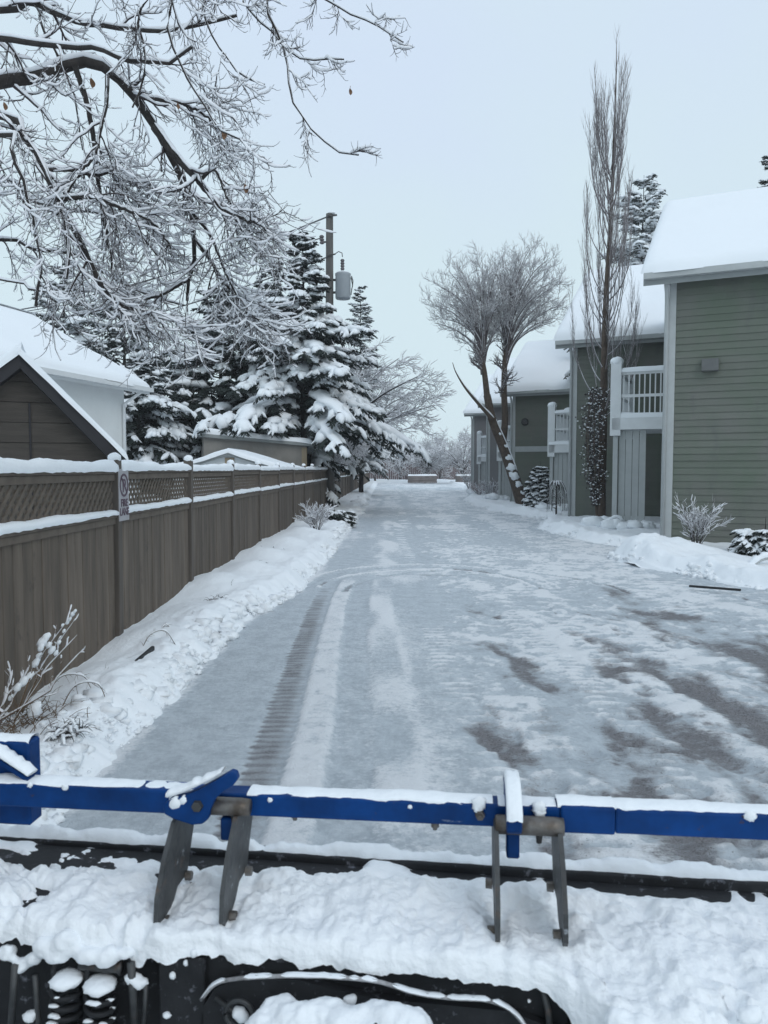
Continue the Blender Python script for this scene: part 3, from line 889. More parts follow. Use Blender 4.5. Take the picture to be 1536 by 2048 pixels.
def text_mesh(name, s, size, y, z, parent):
    cu = bpy.data.curves.new(name, 'FONT'); cu.body = s; cu.size = size; cu.align_x = 'CENTER'; cu.extrude = 0.0012
    cu.offset = 0.002
    ob = bpy.data.objects.new(name, cu); COL.objects.link(ob)
    dg = bpy.context.evaluated_depsgraph_get()
    me = bpy.data.meshes.new_from_object(ob.evaluated_get(dg))
    COL.objects.unlink(ob); bpy.data.objects.remove(ob)
    n = len(me.vertices); co = np.zeros(n * 3, np.float32); me.vertices.foreach_get('co', co); co = co.reshape(-1, 3)
    W = np.stack([FX + 0.0655 + co[:, 2], y + co[:, 0], z + co[:, 1]], axis=1) - ORG[sign.name]
    me.vertices.foreach_set('co', W.astype(np.float32).ravel()); me.update()
    return link(name, me, M['sign_ink'], parent)


text_mesh('letter_p', 'P', 0.17, cy, cz - 0.062, sf)
text_mesh('fire_lettering', 'FIRE', 0.095, cy, 1.315, sf)
text_mesh('lane_lettering', 'LANE', 0.095, cy, 1.235, sf)

# ------------------------------------------------------------------ sheds and house behind the fence


def roof_slab(corners, th, seed, n=26, m=14, amp=0.03, edge=0.10, over=0.0):
    """snow lying on a planar quad (4 corners, ccw from above)"""
    c = np.array(corners, float)
    u = np.linspace(0, 1, n); v = np.linspace(0, 1, m)
    Uu, Vv = np.meshgrid(u, v)
    p = ((1 - Uu) * (1 - Vv))[..., None] * c[0] + (Uu * (1 - Vv))[..., None] * c[1] + (Uu * Vv)[..., None] * c[2] + ((1 - Uu) * Vv)[..., None] * c[3]
    return p


def slab(mb, corners, t_bot, t_top):
    c = np.array(corners, float); z = np.array([0, 0, 1.0])
    mb.hexa(np.concatenate([c + z * t_bot, c + z * t_top]))
    return mb


def snow_slab(corners, t, seed, res=0.18, round_=0.10, skip=()):
    """rounded layer of snow on a sloping quad; skip = edges (0..3) that butt against a ridge and stay full"""
    c = np.array(corners, float)
    l0 = np.linalg.norm(c[1] - c[0]); l1 = np.linalg.norm(c[3] - c[0])
    def param(l, lo, hi):
        n = max(6, int(l / res))
        x = np.linspace(0, 1, n)
        e = np.array([0, 0.15, 0.4, 0.8, 1.3]) * round_ / l
        xs = set(x.tolist())
        if lo: xs |= set(e.tolist())
        if hi: xs |= set((1 - e).tolist())
        return np.array(sorted(xs))
    u = param(l0, 3 not in skip, 1 not in skip); v = param(l1, 0 not in skip, 2 not in skip)
    U, Vv = np.meshgrid(u, v)
    p = ((1 - U) * (1 - Vv))[..., None] * c[0] + (U * (1 - Vv))[..., None] * c[1] + (U * Vv)[..., None] * c[2] + ((1 - U) * Vv)[..., None] * c[3]
    d = np.full(U.shape, 9.0)
    if 3 not in skip: d = np.minimum(d, U * l0)
    if 1 not in skip: d = np.minimum(d, (1 - U) * l0)
    if 0 not in skip: d = np.minimum(d, Vv * l1)
    if 2 not in skip: d = np.minimum(d, (1 - Vv) * l1)
    q = np.clip(d / round_, 0, 1)
    dr = np.full(U.shape, 9.0)
    if 3 in skip: dr = np.minimum(dr, U * l0)
    if 1 in skip: dr = np.minimum(dr, (1 - U) * l0)
    if 0 in skip: dr = np.minimum(dr, Vv * l1)
    if 2 in skip: dr = np.minimum(dr, (1 - Vv) * l1)
    var = 0.7 * (fbm(p[..., 0] * 1.1 + p[..., 2], p[..., 1] * 1.1, seed, 4) - 0.42) * sm(0, min(.6, .4 * l1), dr)
    h = t * np.sqrt(np.clip(1 - (1 - q) ** 2, 0, 1)) * (0.85 + var)
    if 0 not in skip:
        od = c[0] - c[3]; od[2] = 0; od /= np.linalg.norm(od)
        lip = np.clip(1 - (Vv * l1) / (round_ * 1.5), 0, 1) * round_ * (fbm(U * l0 * 1.6, U * 0 + seed, seed + 9, 4) - .35) * 1.1
        p[..., :2] += od[:2] * lip[..., None]
        h = h - np.clip(lip, 0, 1) * .5
    p[..., 2] += h - 0.004
    V, Q = grid_mesh(p[..., 0], p[..., 1], p[..., 2])
    return V, Q


# brown gabled shed just behind the fence
SD = 9.2
sx0, sx1 = -5.75, -3.48; pk = -4.5
shed = empty('garden_shed', (pk, SD, 0), 'small brown board shed with dark snow-edged gable rising behind the near fence', 'shed')
zs, zp = 1.93, 3.02
mb = MB()
# gable front built of horizontal boards
nz = 13; z0 = 0.0
zz = np.linspace(0, zp - 0.06, nz)
for i in range(nz - 1):
    za, zb = zz[i] + 0.004, zz[i + 1] - 0.004
    def half(z):
        if z < zs: return sx0, sx1
        f = (z - zs) / (zp - zs); return sx0 + (pk - sx0) * f, sx1 + (pk - sx1) * f
    a0, a1 = half(za); b0, b1 = half(zb)
    yb = SD + 0.006 * (i % 2)
    mb.hexa([[a0, yb, za], [a1, yb, za], [a1, SD + .03, za], [a0, SD + .03, za], [b0, yb + .006, zb], [b1, yb + .006, zb], [b1, SD + .03, zb], [b0, SD + .03, zb]])
mb.box(sx0, sx1, SD + 0.031, SD + 2.4, 0, zs)
mb.add([[sx0, SD + .031, zs], [sx1, SD + .031, zs], [pk, SD + .031, zp - .06], [sx0, SD + 2.4, zs], [sx1, SD + 2.4, zs], [pk, SD + 2.4, zp - .06]], None, [[0, 1, 2], [3, 5, 4]])
mb.build('board_wall', M['brown_wall'], shed)
mb = MB()
for xv in (-4.42, -3.52):
    mb.rbox(xv - 0.012, xv + 0.012, SD - 0.008, SD - 0.001, 0.05, (2.46 if xv < -4 else 1.86), 0.002)
mb.build('joint_batten', M['roof_dark'], shed)
yf, yb = SD - 0.22, SD + 2.55
el = (sx0 - 0.25, zs - 0.2); er = (sx1 + 0.16, zs - 0.2)
rf = MB()
slab(rf, [[pk, yf, zp], [er[0], yf, er[1]], [er[0], yb, er[1]], [pk, yb, zp]], -0.17, 0.02)
slab(rf, [[el[0], yf, el[1]], [pk - .001, yf, zp], [pk - .001, yb, zp], [el[0], yb, el[1]]], -0.17, 0.02)
rfo = rf.build('roof', M['roof_dark'], shed)
s = MB()
s.add(*snow_slab([[pk - 0.02, yf - 0.02, zp + 0.02], [er[0] + .03, yf - .02, er[1] + 0.02], [er[0] + .03, yb, er[1] + 0.02], [pk - 0.02, yb, zp + 0.02]], 0.11, 5, 0.1, 0.07, skip=(3,)))
s.add(*snow_slab([[el[0] - .03, yf - .02, el[1] + 0.02], [pk + 0.02, yf - .02, zp + 0.02], [pk + 0.02, yb, zp + 0.02], [el[0] - .03, yb, el[1] + 0.02]], 0.16, 6, 0.1, 0.07, skip=(1,)))
shed.rotation_euler.z = R(23)
s.build('roof_snow', M['snow'], rfo, smooth=True)

# white house with snow roof
Cw = np.array([-6.36, 18.0]); wd = np.array([0.243, 0.970]); pd = np.array([-0.970, 0.243])
ze = 3.66
house = empty('white_house', (Cw[0] - 2, Cw[1] - 3, 0), 'white stucco house with smooth snow-covered roof behind the shed', 'house')
def hw(a, b, z):  # a along the wall toward camera, b away from lane
    q = Cw - wd * a + pd * b
    return [q[0], q[1], z]
LW = 8.0; SPN = 2.75; zr = ze + 1.72
mb = MB()
mb.hexa([hw(LW, 0, 0), hw(0, 0, 0), hw(0, 2 * SPN, 0), hw(LW, 2 * SPN, 0), hw(LW, 0, ze), hw(0, 0, ze), hw(0, 2 * SPN, ze), hw(LW, 2 * SPN, ze)])
mb.add([hw(0, 0, ze), hw(0, 2 * SPN, ze), hw(0, SPN, zr - 0.15), hw(LW, 0, ze), hw(LW, 2 * SPN, ze), hw(LW, SPN, zr - .15)], None, [[0, 1, 2], [3, 5, 4]])
mb.build('stucco_wall', M['white_wall'], house)
mb = MB(); ov = 0.42
e0 = ze - 0.05
slab(mb, [hw(LW + .2, -ov, e0), hw(-0.45, -ov, e0), hw(-.45, SPN, zr), hw(LW + .2, SPN, zr)], -0.16, 0.0)
slab(mb, [hw(-.45, 2 * SPN + ov, e0), hw(LW + .2, 2 * SPN + ov, e0), hw(LW + .2, SPN, zr), hw(-.45, SPN, zr)], -0.16, 0.0)
rfo = mb.build('roof', M['white_trim'], house)
s = MB()
s.add(*snow_slab([hw(LW + .2, -ov - .04, e0), hw(-0.48, -ov - .04, e0), hw(-.48, SPN, zr), hw(LW + .2, SPN, zr)], 0.16, 8, 0.25, 0.2, skip=(2,)))
s.add(*snow_slab([hw(-.48, 2 * SPN + ov, e0), hw(LW + .2, 2 * SPN + ov, e0), hw(LW + .2, SPN, zr), hw(-.48, SPN, zr)], 0.22, 9, 0.3, 0.14, skip=(2,)))
s.build('roof_snow', M['snow_soft'], rfo, smooth=True)
mb = MB(); g0 = np.array(hw(LW + .2, -ov - .05, e0 - .05)); g1 = np.array(hw(-.47, -ov - .05, e0 - .05))
mb.beam(g0, g1, 0.1, 0.1); mb.build('gutter', M['white_trim'], house)
mb = MB(); mb.tube([hw(-.1, -ov - .02, e0 - .1), hw(0.02, -0.25, e0 - .28), hw(0.08, -0.05, e0 - .42), hw(0.08, -0.05, 0.1)], 0.04, 8)
mb.build('downspout', M['white_trim'], house, smooth=True)

# low gabled shed whose snow roof just tops the fence
gx, gy = -4.40, 20.6
low = empty('low_shed', (gx, gy + 1, 0), 'low cream shed with snow-covered shallow gable peeping over the fence lattice', 'shed')
zpk, zev, hwid = 2.10, 1.58, 1.72
mb = MB(); mb.box(gx - 1.55, gx + 1.55, gy, gy + 2.2, 0, zev)
mb.add([[gx - 1.55, gy, zev], [gx + 1.55, gy, zev], [gx, gy, zpk - .05], [gx - 1.55, gy + 2.2, zev], [gx + 1.55, gy + 2.2, zev], [gx, gy + 2.2, zpk - .05]], None, [[0, 1, 2], [3, 5, 4]])
mb.build('shed_wall', M['white_trim'], low)
mb = MB(); mb.rbox(gx - 0.13, gx + 0.13, gy - 0.03, gy - .002, 1.2, zpk - 0.14, .006); mb.build('ridge_post', M['tan'], low)
mb = MB()
slab(mb, [[gx, gy - .2, zpk], [gx + hwid, gy - .2, zev - .02], [gx + hwid, gy + 2.4, zev - .02], [gx, gy + 2.4, zpk]], -0.07, 0)
slab(mb, [[gx - hwid, gy - .2, zev - .02], [gx - .001, gy - .2, zpk], [gx - .001, gy + 2.4, zpk], [gx - hwid, gy + 2.4, zev - .02]], -0.07, 0)
rfo = mb.build('roof', M['fascia'], low)
s = MB()
s.add(*snow_slab([[gx - .02, gy - .24, zpk], [gx + hwid + .03, gy - .24, zev - .02], [gx + hwid + .03, gy + 2.4, zev - .02], [gx - .02, gy + 2.4, zpk]], 0.15, 15, 0.1, 0.1, skip=(3,)))
s.add(*snow_slab([[gx - hwid - .03, gy - .24, zev - .02], [gx + .02, gy - .24, zpk], [gx + .02, gy + 2.4, zpk], [gx - hwid - .03, gy + 2.4, zev - .02]], 0.15, 16, 0.1, 0.1, skip=(1,)))
s.build('roof_snow', M['snow'], rfo, smooth=True)

# flat-roofed beige garage under the spruce
gar = empty('flat_garage', (-4.4, 26, 0), 'beige flat-roofed garage under the snowy spruce boughs', 'garage')
mb = MB()
A = np.array([-6.1, 24.6]); B = np.array([-2.85, 25.6]); dv_ = (B - A) / np.linalg.norm(B - A); nv = np.array([-dv_[1], dv_[0]])
Cq = B + nv * 3; Dq = A + nv * 3
zA, zB = 2.78, 2.50
mb.hexa([[*A, 0], [*B, 0], [*Cq, 0], [*Dq, 0], [*A, zA], [*B, zB], [*Cq, zB], [*Dq, zA]])
mb.build('garage_wall', M['beige_wall'], gar)
mb = MB(); p1 = B - nv * 0.02 - dv_ * 0.02; mb.hexa([[*(B - dv_ * .16 - nv * .02), 0], [*(B + dv_ * .012 - nv * .02), 0], [*(B + dv_ * .012 - nv * .002), 0], [*(B - dv_ * .16 - nv * .002), 0], [*(B - dv_ * .16 - nv * .02), zB - .12], [*(B + dv_ * .012 - nv * .02), zB - .12], [*(B + dv_ * .012 - nv * .002), zB - .12], [*(B - dv_ * .16 - nv * .002), zB - .12]])
mb.build('corner_trim', M['tan'], gar)
mb = MB(); e = 0.18
qa, qb, qc, qd = A - dv_ * e - nv * e, B + dv_ * e - nv * e, Cq + dv_ * e, Dq - dv_ * e
slab(mb, [[*qa, zA + .02], [*qb, zB + .02], [*qc, zB + .02], [*qd, zA + .02]], -0.1, 0.01)
rfo = mb.build('roof', M['fascia'], gar)
s = MB(); s.add(*snow_slab([[*qa, zA + .03], [*qb, zB + .03], [*qc, zB + .03], [*qd, zA + .03]], 0.2, 25, 0.14, 0.13)); s.build('roof_snow', M['snow'], rfo, smooth=True)

# far dark fence section behind the lane trees, seen at px 190-420
# ------------------------------------------------------------------ utility pole
PB = P(660, 1005, 29.0); px_, py_ = PB[0], 29.0
pole = empty('utility_pole', (px_, py_, 0), 'weathered wooden utility pole carrying a grey transformer above the spruce', 'utility pole')
pt = P(663, 428, py_)
ztop = pt[2]
mb = MB(); mb.tube([[px_, py_, 0], [px_ + .0, py_, 5], [px_ + 0.03, py_, ztop]], [0.18, 0.165, 0.135], 12)
mb.build('pole_shaft', M['pole'], pole, smooth=True)
def pp(px, py, dy=0): return P(px, py, py_ + dy)
mb = MB(); c0 = pp(686, 598, -0.05); c1 = pp(686, 546, -0.05)
mb.tube([c0, c0 + [0, 0, .05], c1 - [0, 0, .12], c1 - [0, 0, .08], c1 - [0, 0, .03], c1], [.27, .29, .29, .30, .30, .25], 20)
can = mb.build('transformer', M['can'], pole, smooth=True)
mb = MB(); b0 = pp(685, 546, -.05); b1 = pp(685, 514, -.05)
for k in range(5):
    z_ = b0[2] + (b1[2] - b0[2]) * (0.1 + 0.17 * k)
    mb.tube([[b0[0], b0[1], z_ - .05], [b0[0], b0[1], z_ - .01], [b0[0], b0[1], z_ + .04], [b0[0], b0[1], z_ + .05]], [.05, .085, .06, .05], 10)
mb.build('bushing', M['porcelain'], can, smooth=True)
mb = MB(); mb.tube([pp(703, 552, -.05), pp(706, 562, -.05), pp(705, 572, -.05), pp(703, 580, -.05)], .02, 6); mb.tube([pp(702, 590, -.1), pp(705, 570, -.1), pp(702, 555, -.1)], .018, 6)
mb.build('lug_bracket', M['steel'], can)
s = MB(); s.add(*lumps(np.array([c1 + [0, 0, 0.0]]), np.array([[.25, 0, 0]]), np.array([[0, .25, 0]]), np.array([[0, 0, .07]]), np.random.default_rng(3), 12, 6, .05)); s.build('snow_cap', M['snow'], can, smooth=True)
mb = MB()
for (zq) in (560, 585):
    mb.beam(pp(664, zq), pp(680, zq, -.03), .06, .08)
mb.build('can_bracket', M['steel'], pole)
mb = MB(); ia = pp(657, 484, -.05); ib = pp(642, 484, -.05)
mb.beam(ia, ib, .06, .05); mb.build('arm_bracket', M['steel'], pole)
mb = MB(); q0 = pp(644, 488, -.05); q1 = pp(643, 470, -.05)
for k in range(3):
    f = q0 + (q1 - q0) * (k / 3.0)
    mb.tube([f, f + [0, 0, .04], f + [0, 0, .10]], [.06, .10, .06], 10)
mb.build('insulator', M['porcelain'], pole, smooth=True)
s = MB(); tp = pp(663, 426); s.add(*lumps(np.array([tp]), np.array([[.14, 0, 0]]), np.array([[0, .14, 0]]), np.array([[0, 0, .06]]), np.random.default_rng(4), 10, 6, .08)); s.build('top_snow', M['snow'], pole, smooth=True)
mb = MB(); mb.beam(pp(655, 432, -.16), pp(674, 430, -.16), .05, .06); mb.beam(pp(653, 512, -.17), pp(671, 508, -.17), .03, .05); mb.build('pole_band', M['steel'], pole)
mb = MB()
mb.tube([pp(670, 508, -.15), pp(677, 503, -.1), pp(684, 506, -.08), pp(685, 514, -.05)], .018, 6)
mb.build('jumper_wire', M['wire'], pole, smooth=True)


def wire(pa, pb, sag, r, name, label):
    t = np.linspace(0, 1, 24)[:, None]
    p = pa * (1 - t) + pb * t; p[:, 2] -= sag * 4 * (t[:, 0] * (1 - t[:, 0]))
    mb = MB(); mb.tube(p, r, 6)
    o = mb.build(name, M['wire'], None, origin=pa, smooth=True)
    return tag(o, label, 'cable')


wire(pp(656, 433, -.1), np.array([-24, 36, 8.6]), 0.9, 0.028, 'overhead_cable', 'topmost snow-lined overhead cable sloping off the utility pole top')
wire(pp(642, 476, -.05), np.array([-23, 38, 9.0]), 0.5, 0.02, 'overhead_cable', 'thin overhead cable tied to the insulator of the pole')
wire(pp(655, 514, -.1), np.array([-22, 35, 7.0]), 0.7, 0.025, 'overhead_cable', 'lowest overhead cable running from the pole band into the spruce tops')

# ------------------------------------------------------------------ townhouses
TY = R(25)
tu = np.array([math.cos(TY), -math.sin(TY)]); tv = np.array([math.sin(TY), math.cos(TY)])


def townhouse(C, W, Sp, zeave, label, siding, vis=True, stag=3.4, ridge_p=0.62, zbase=0.0, band=None, exposure=0.14, rows=True):
    C = np.asarray(C, float)
    def w(a, b, z):
        q = C + tu * a + tv * b
        return [q[0], q[1], z]
    e = empty('townhouse', (C[0], C[1], 0), label, 'house', 'staggered townhouses along the lane')
    zr = zeave + ridge_p * Sp / 2
    # lap siding on the near wall and on the lane gable wall: real overlapping boards
    def lap(fa, n0, L0, ztop, name, clip=None):
        mb = MB(); z = zbase; n = 0
        rng = random.Random(int(C[1] * 10))
        while z < ztop - 0.01:
            z1 = min(z + exposure, ztop)
            if clip:
                l0, l1 = clip((z + z1) / 2)
            else:
                l0, l1 = 0, L0
            if l1 - l0 > 0.1:
                a, b = fa(l0), fa(l1)
                o = np.array([n0[0], n0[1]])
                # sawtooth: bottom edge proud by 16 mm
                pa, pb = np.array(a), np.array(b)
                ln_ = np.linalg.norm(pb - pa); cuts = [0.0]; q_ = rng.uniform(.4, 3.2)
                while q_ < ln_ - .3:
                    cuts.append(q_); q_ += rng.uniform(1.6, 3.7)
                cuts.append(ln_); dd_ = (pb - pa) / ln_
                for s0, s1 in zip(cuts[:-1], cuts[1:]):
                    xa, xb = pa + dd_ * (s0 + .0015), pa + dd_ * (s1 - .0015); pr = 0.018 + rng.uniform(-.002, .003)
                    c = [[*(xa + o * pr), z], [*(xb + o * pr), z], [*(xb + o * 0.002), z1], [*(xa + o * 0.002), z1], [*(xa), z], [*(xb), z]]
                    mb.add(c, [[0, 1, 2, 3], [4, 5, 1, 0]])
            z = z1
        return mb.build(name, siding, e)
    lap(lambda a: (C + tu * a), -tv, W, zeave, 'siding_wall')
    lap(lambda b: (C + tv * (Sp - b)), -tu, Sp, zr - 0.1, 'gable_wall', clip=lambda z: (0, Sp) if z < zeave else ((z - zeave) / ridge_p, Sp - (z - zeave) / ridge_p))
    mb = MB()
    mb.hexa([w(.01, .01, zbase), w(W, .01, zbase), w(W, Sp - .01, zbase), w(.01, Sp - .01, zbase), w(.01, .01, zeave), w(W, .01, zeave), w(W, Sp - .01, zeave), w(.01, Sp - .01, zeave)])
    mb.build('core_wall', siding, e)
    mb = MB()
    def bx(a0, a1, b0, b1, z0, z1, m=None):
        m = mb if m is None else m
        m.hexa([w(a0, b0, z0), w(a1, b0, z0), w(a1, b1, z0), w(a0, b1, z0), w(a0, b0, z1), w(a1, b0, z1), w(a1, b1, z1), w(a0, b1, z1)])
    bx(-0.03, 0.105, -0.034, 0.10, zbase, zeave)
    mb.build('corner_trim', M['trim'], e); mb = MB()
    bx(-0.03, 0.10, Sp - .1, Sp + .02, zbase, zeave)
    mb.build('corner_trim', M['trim'], e)
    if band:
        mb = MB(); bx(0.11, W, -0.03, -0.001, band, band + 0.24); mb.build('floor_band', M['trim'], e)
    # roof: near slope, far slope, ridge along u
    o1 = 0.5; oe = 0.42
    ze0 = zeave - ridge_p * oe + 0.24
    zr0 = zr + 0.24
    mb = MB()
    slab(mb, [w(-o1, -oe, ze0), w(W + o1, -oe, ze0), w(W + o1, Sp / 2, zr0), w(-o1, Sp / 2, zr0)], -0.24, 0.0)
    slab(mb, [w(W + o1, Sp + .1, zeave - .06 + .24), w(-o1, Sp + .1, zeave - .06 + .24), w(-o1, Sp / 2, zr0), w(W + o1, Sp / 2, zr0)], -0.24, 0.0)
    rf = mb.build('roof', M['fascia'], e)
    mb = MB()
    q0 = np.array(w(-o1 + .02, -oe - .07, ze0 - .07)); q1 = np.array(w(W + o1 - .02, -oe - .07, ze0 - .07))
    mb.beam(q0, q1, 0.13, 0.12); mb.build('gutter', M['trim'], rf)
    s = MB()
    s.add(*snow_slab([w(-o1 - .05, -oe - .1, ze0), w(W + o1, -oe - .1, ze0), w(W + o1, Sp / 2, zr0), w(-o1 - .05, Sp / 2, zr0)], 0.26, int(C[1]), 0.3, 0.2, skip=(2,)))
    s.add(*snow_slab([w(W + o1, Sp + .1, zeave - .06 + .24), w(-o1 - .05, Sp + .1, zeave - .06 + .24), w(-o1 - .05, Sp / 2, zr0), w(W + o1, Sp / 2, zr0)], 0.26, int(C[1]) + 1, 0.4, 0.2, skip=(2,)))
    s.build('roof_snow', M['snow_soft'], rf, smooth=True)
    mb = MB(); dz = zeave - 0.15
    mb.tube([w(-0.08, -0.3, ze0 - .12), w(-0.07, -0.12, ze0 - .35), w(-0.07, -0.06, ze0 - .5), w(-0.07, -0.06, zbase + .1)], 0.045, 8)
    mb.build('downspout', M['trim'], e, smooth=True)
    return e, w


def balcony(e, w, b0, b1, zf, out=1.55, seed=1):
    """balcony on the lane gable wall with corner box columns and an entry porch under it"""
    def bx(mb, a0, a1, c0, c1, z0, z1, r=False):
        mb.hexa([w(a0, c0, z0), w(a1, c0, z0), w(a1, c1, z0), w(a0, c1, z0), w(a0, c0, z1), w(a1, c0, z1), w(a1, c1, z1), w(a0, c1, z1)])
    mb = MB(); bx(mb, -out, -.03, b0, b1, zf - 0.3, zf); bal = mb.build('balcony', M['white_trim'], e)
    for bb in (b0, b1 - .26):
        mb = MB(); bx(mb, -out - .05, -out + .21, bb, bb + .26, zf - 0.45, zf + 1.42); mb.build('box_column', M['white_trim'], bal)
        s = MB(); s.add(*lumps(np.array([w(-out + .08, bb + .13, zf + 1.43)]), np.array([[.17, 0, 0]]), np.array([[0, .17, 0]]), np.array([[0, 0, .13]]), np.random.default_rng(seed), 10, 6, .06)); s.build('column_snow', M['snow'], bal, smooth=True)
    rl = MB()
    for (pa, pb) in ((w(-out + .1, b0 + .26, 0), w(-out + .1, b1 - .26, 0)), (w(-out + .2, b0 + .08, 0), w(-.03, b0 + .08, 0))):
        pa = np.array(pa); pb = np.array(pb)
        for zq in (zf + .08, zf + .55, zf + 1.12):
            rl.beam(pa + [0, 0, zq], pb + [0, 0, zq], .06, .07)
        L_ = np.linalg.norm(pb - pa); n = int(L_ / .13)
        for k in range(n + 1):
            q = pa + (pb - pa) * (k + .5) / (n + 1)
            rl.beam(q + [0, 0, zf + .1], q + [0, 0, zf + 1.1], .032, .032, up=(0.3, 1, 0))
    rl.build('railing', M['white_trim'], bal)
    s = MB()
    for (a0, a1, c0, c1) in ((-out + .03, -out + .17, b0 + .26, b1 - .26), (-out + .2, -.05, b0 + .01, b0 + .15)):
        s.add(*snow_slab([w(a0, c0, zf + 1.15), w(a1, c0, zf + 1.15), w(a1, c1, zf + 1.15), w(a0, c1, zf + 1.15)], .13, seed, .1, .06))
    s.add(*snow_slab([w(-out, b0, zf), w(-.03, b0, zf), w(-.03, b1, zf), w(-out, b1, zf)], .16, seed, .15, .06))
    s.build('rail_snow', M['snow'], bal, smooth=True)
    for bb in (b0 + .08, b1 - .2):
        po = MB(); bx(po, -out + .02, -out + .14, bb, bb + .12, 0.1, zf - .46)
        po.build('porch_post', M['trim'], e)
    d = MB(); bx(d, -.07, -.03, b0 + .5, b0 + 1.4, 0.25, 2.3); d.build('entry_door', M['door'], e)
    sc = MB(); n_ = 6; w_ = (out - .62) / n_
    for k in range(4):
        bx(sc, -out + .16 + k * w_, -out + .16 + (k + 1) * w_ - .012, b0 + .16, b0 + .19 + .008 * (k % 2), .12, zf - .32)
    sc.build('porch_screen', M['trim'], e)
    sh_ = MB(); bx(sh_, -.34, -.10, b0 + 1.9, b0 + 1.95, .12, zf - .32); sh_.build('porch_panel', M['door'], e)
    st = MB(); bx(st, -out - .35, -.06, b0, b1 + .2, -.05, .2); st.build('porch_step', M['trim'], e)
    s = MB(); s.add(*snow_slab([w(-out - .38, b0, .2), w(-.06, b0, .2), w(-.06, b1 + .2, .2), w(-out - .38, b1 + .2, .2)], .1, seed + 3, .15, .08)); rp_ = np.random.default_rng(seed); nl_ = 16; ca_ = np.array([w(-out - .3 + rp_.uniform(-.25, 1.3), b0 - .1 + rp_.uniform(-.3, .5), rp_.uniform(.12, .3)) for _ in range(nl_)]); ra_ = rp_.uniform(.1, .26, nl_)[:, None]
    s.add(*lumps(ca_, ra_ * np.array([[1.2, 0, 0]]), ra_ * np.array([[0, 1.1, 0]]), ra_ * np.array([[0, 0, .8]]), rp_, 11, 8, .18)); s.build('porch_snow', M['snow'], e, smooth=True)


CC = [(5.78, 15.7), (5.75, 23.7), (5.55, 34.0), (5.55, 42.5), (5.72, 52.0)]
ZE = [5.62, 5.62, 5.12, 5.32, 5.5]
e1, w1 = townhouse(CC[0], 9.0, 7.25, ZE[0], 'nearest green clapboard townhouse with a grey vent box on its wall', M['siding'])
# vent box, window on house 1
mb = MB(); q0 = w1(0.30, 0, 0)
a0, a1, zt, zb_ = 0.62, 0.93, 3.86, 3.62
mb.hexa([w1(a0, -.20, zb_), w1(a1, -.20, zb_), w1(a1, -.003, zb_ + .0), w1(a0, -.003, zb_ + .0), w1(a0, -.16, zt), w1(a1, -.16, zt), w1(a1, -.003, zt + .02), w1(a0, -.003, zt + .02)])
mb.build('vent_box', M['vent'], e1)
mb = MB()
for (a0, a1, z0, z1) in ((2.12, 2.24, 2.9, 4.3), (3.3, 3.42, 2.9, 4.3), (2.241, 3.299, 4.18, 4.3), (2.241, 3.299, 2.9, 3.0)):
    mb.hexa([w1(a0, -.05, z0), w1(a1, -.05, z0), w1(a1, -.003, z0), w1(a0, -.003, z0), w1(a0, -.05, z1), w1(a1, -.05, z1), w1(a1, -.003, z1), w1(a0, -.003, z1)])
wf = mb.build('window', M['white_trim'], e1)
mb = MB(); mb.hexa([w1(2.241, -.02, 3.001), w1(3.299, -.02, 3.001), w1(3.299, -.012, 3.001), w1(2.241, -.012, 3.001), w1(2.241, -.02, 4.179), w1(3.299, -.02, 4.179), w1(3.299, -.012, 4.179), w1(2.241, -.012, 4.179)])
mb.build('pane', M['dark_glass'], wf)
balcony(e1, w1, 3.2, 5.9, 2.95, 1.62, 3)
e2, w2 = townhouse(CC[1], 9.0, 9.25, ZE[1], 'second green townhouse, the one behind the tall bare poplar', M['siding'])
balcony(e2, w2, 3.6, 6.6, 2.55, 1.6, 5)
e3, w3 = townhouse(CC[2], 9.0, 7.7, ZE[2], 'third green townhouse with a pale band across its wall above the small conical shrub', M['siding_b'], band=2.42)
mb = MB(); mb.tube([w3(0.55, -.06, 3.75), w3(.55, -.12, 3.75)], [.17, .12], 12); mb.tube([w3(0.55, -.02, 3.75), w3(.55, -.06, 3.75)], [.1, .17], 12); mb.build('wall_lamp', M['steel'], e3)
balcony(e3, w3, 2.6, 5.6, 2.5, 1.5, 7)
e4, w4 = townhouse(CC[3], 9.0, 8.6, ZE[3], 'fourth townhouse, the purplish grey one right behind the leaning tree trunk', M['siding_c'], exposure=.2)
balcony(e4, w4, 2.6, 5.6, 2.4, 1.5, 9)
e5, w5 = townhouse(CC[4], 9.0, 8.6, ZE[4], 'farthest grey townhouse at the end of the row by the planters', M['siding_c'], exposure=.22)

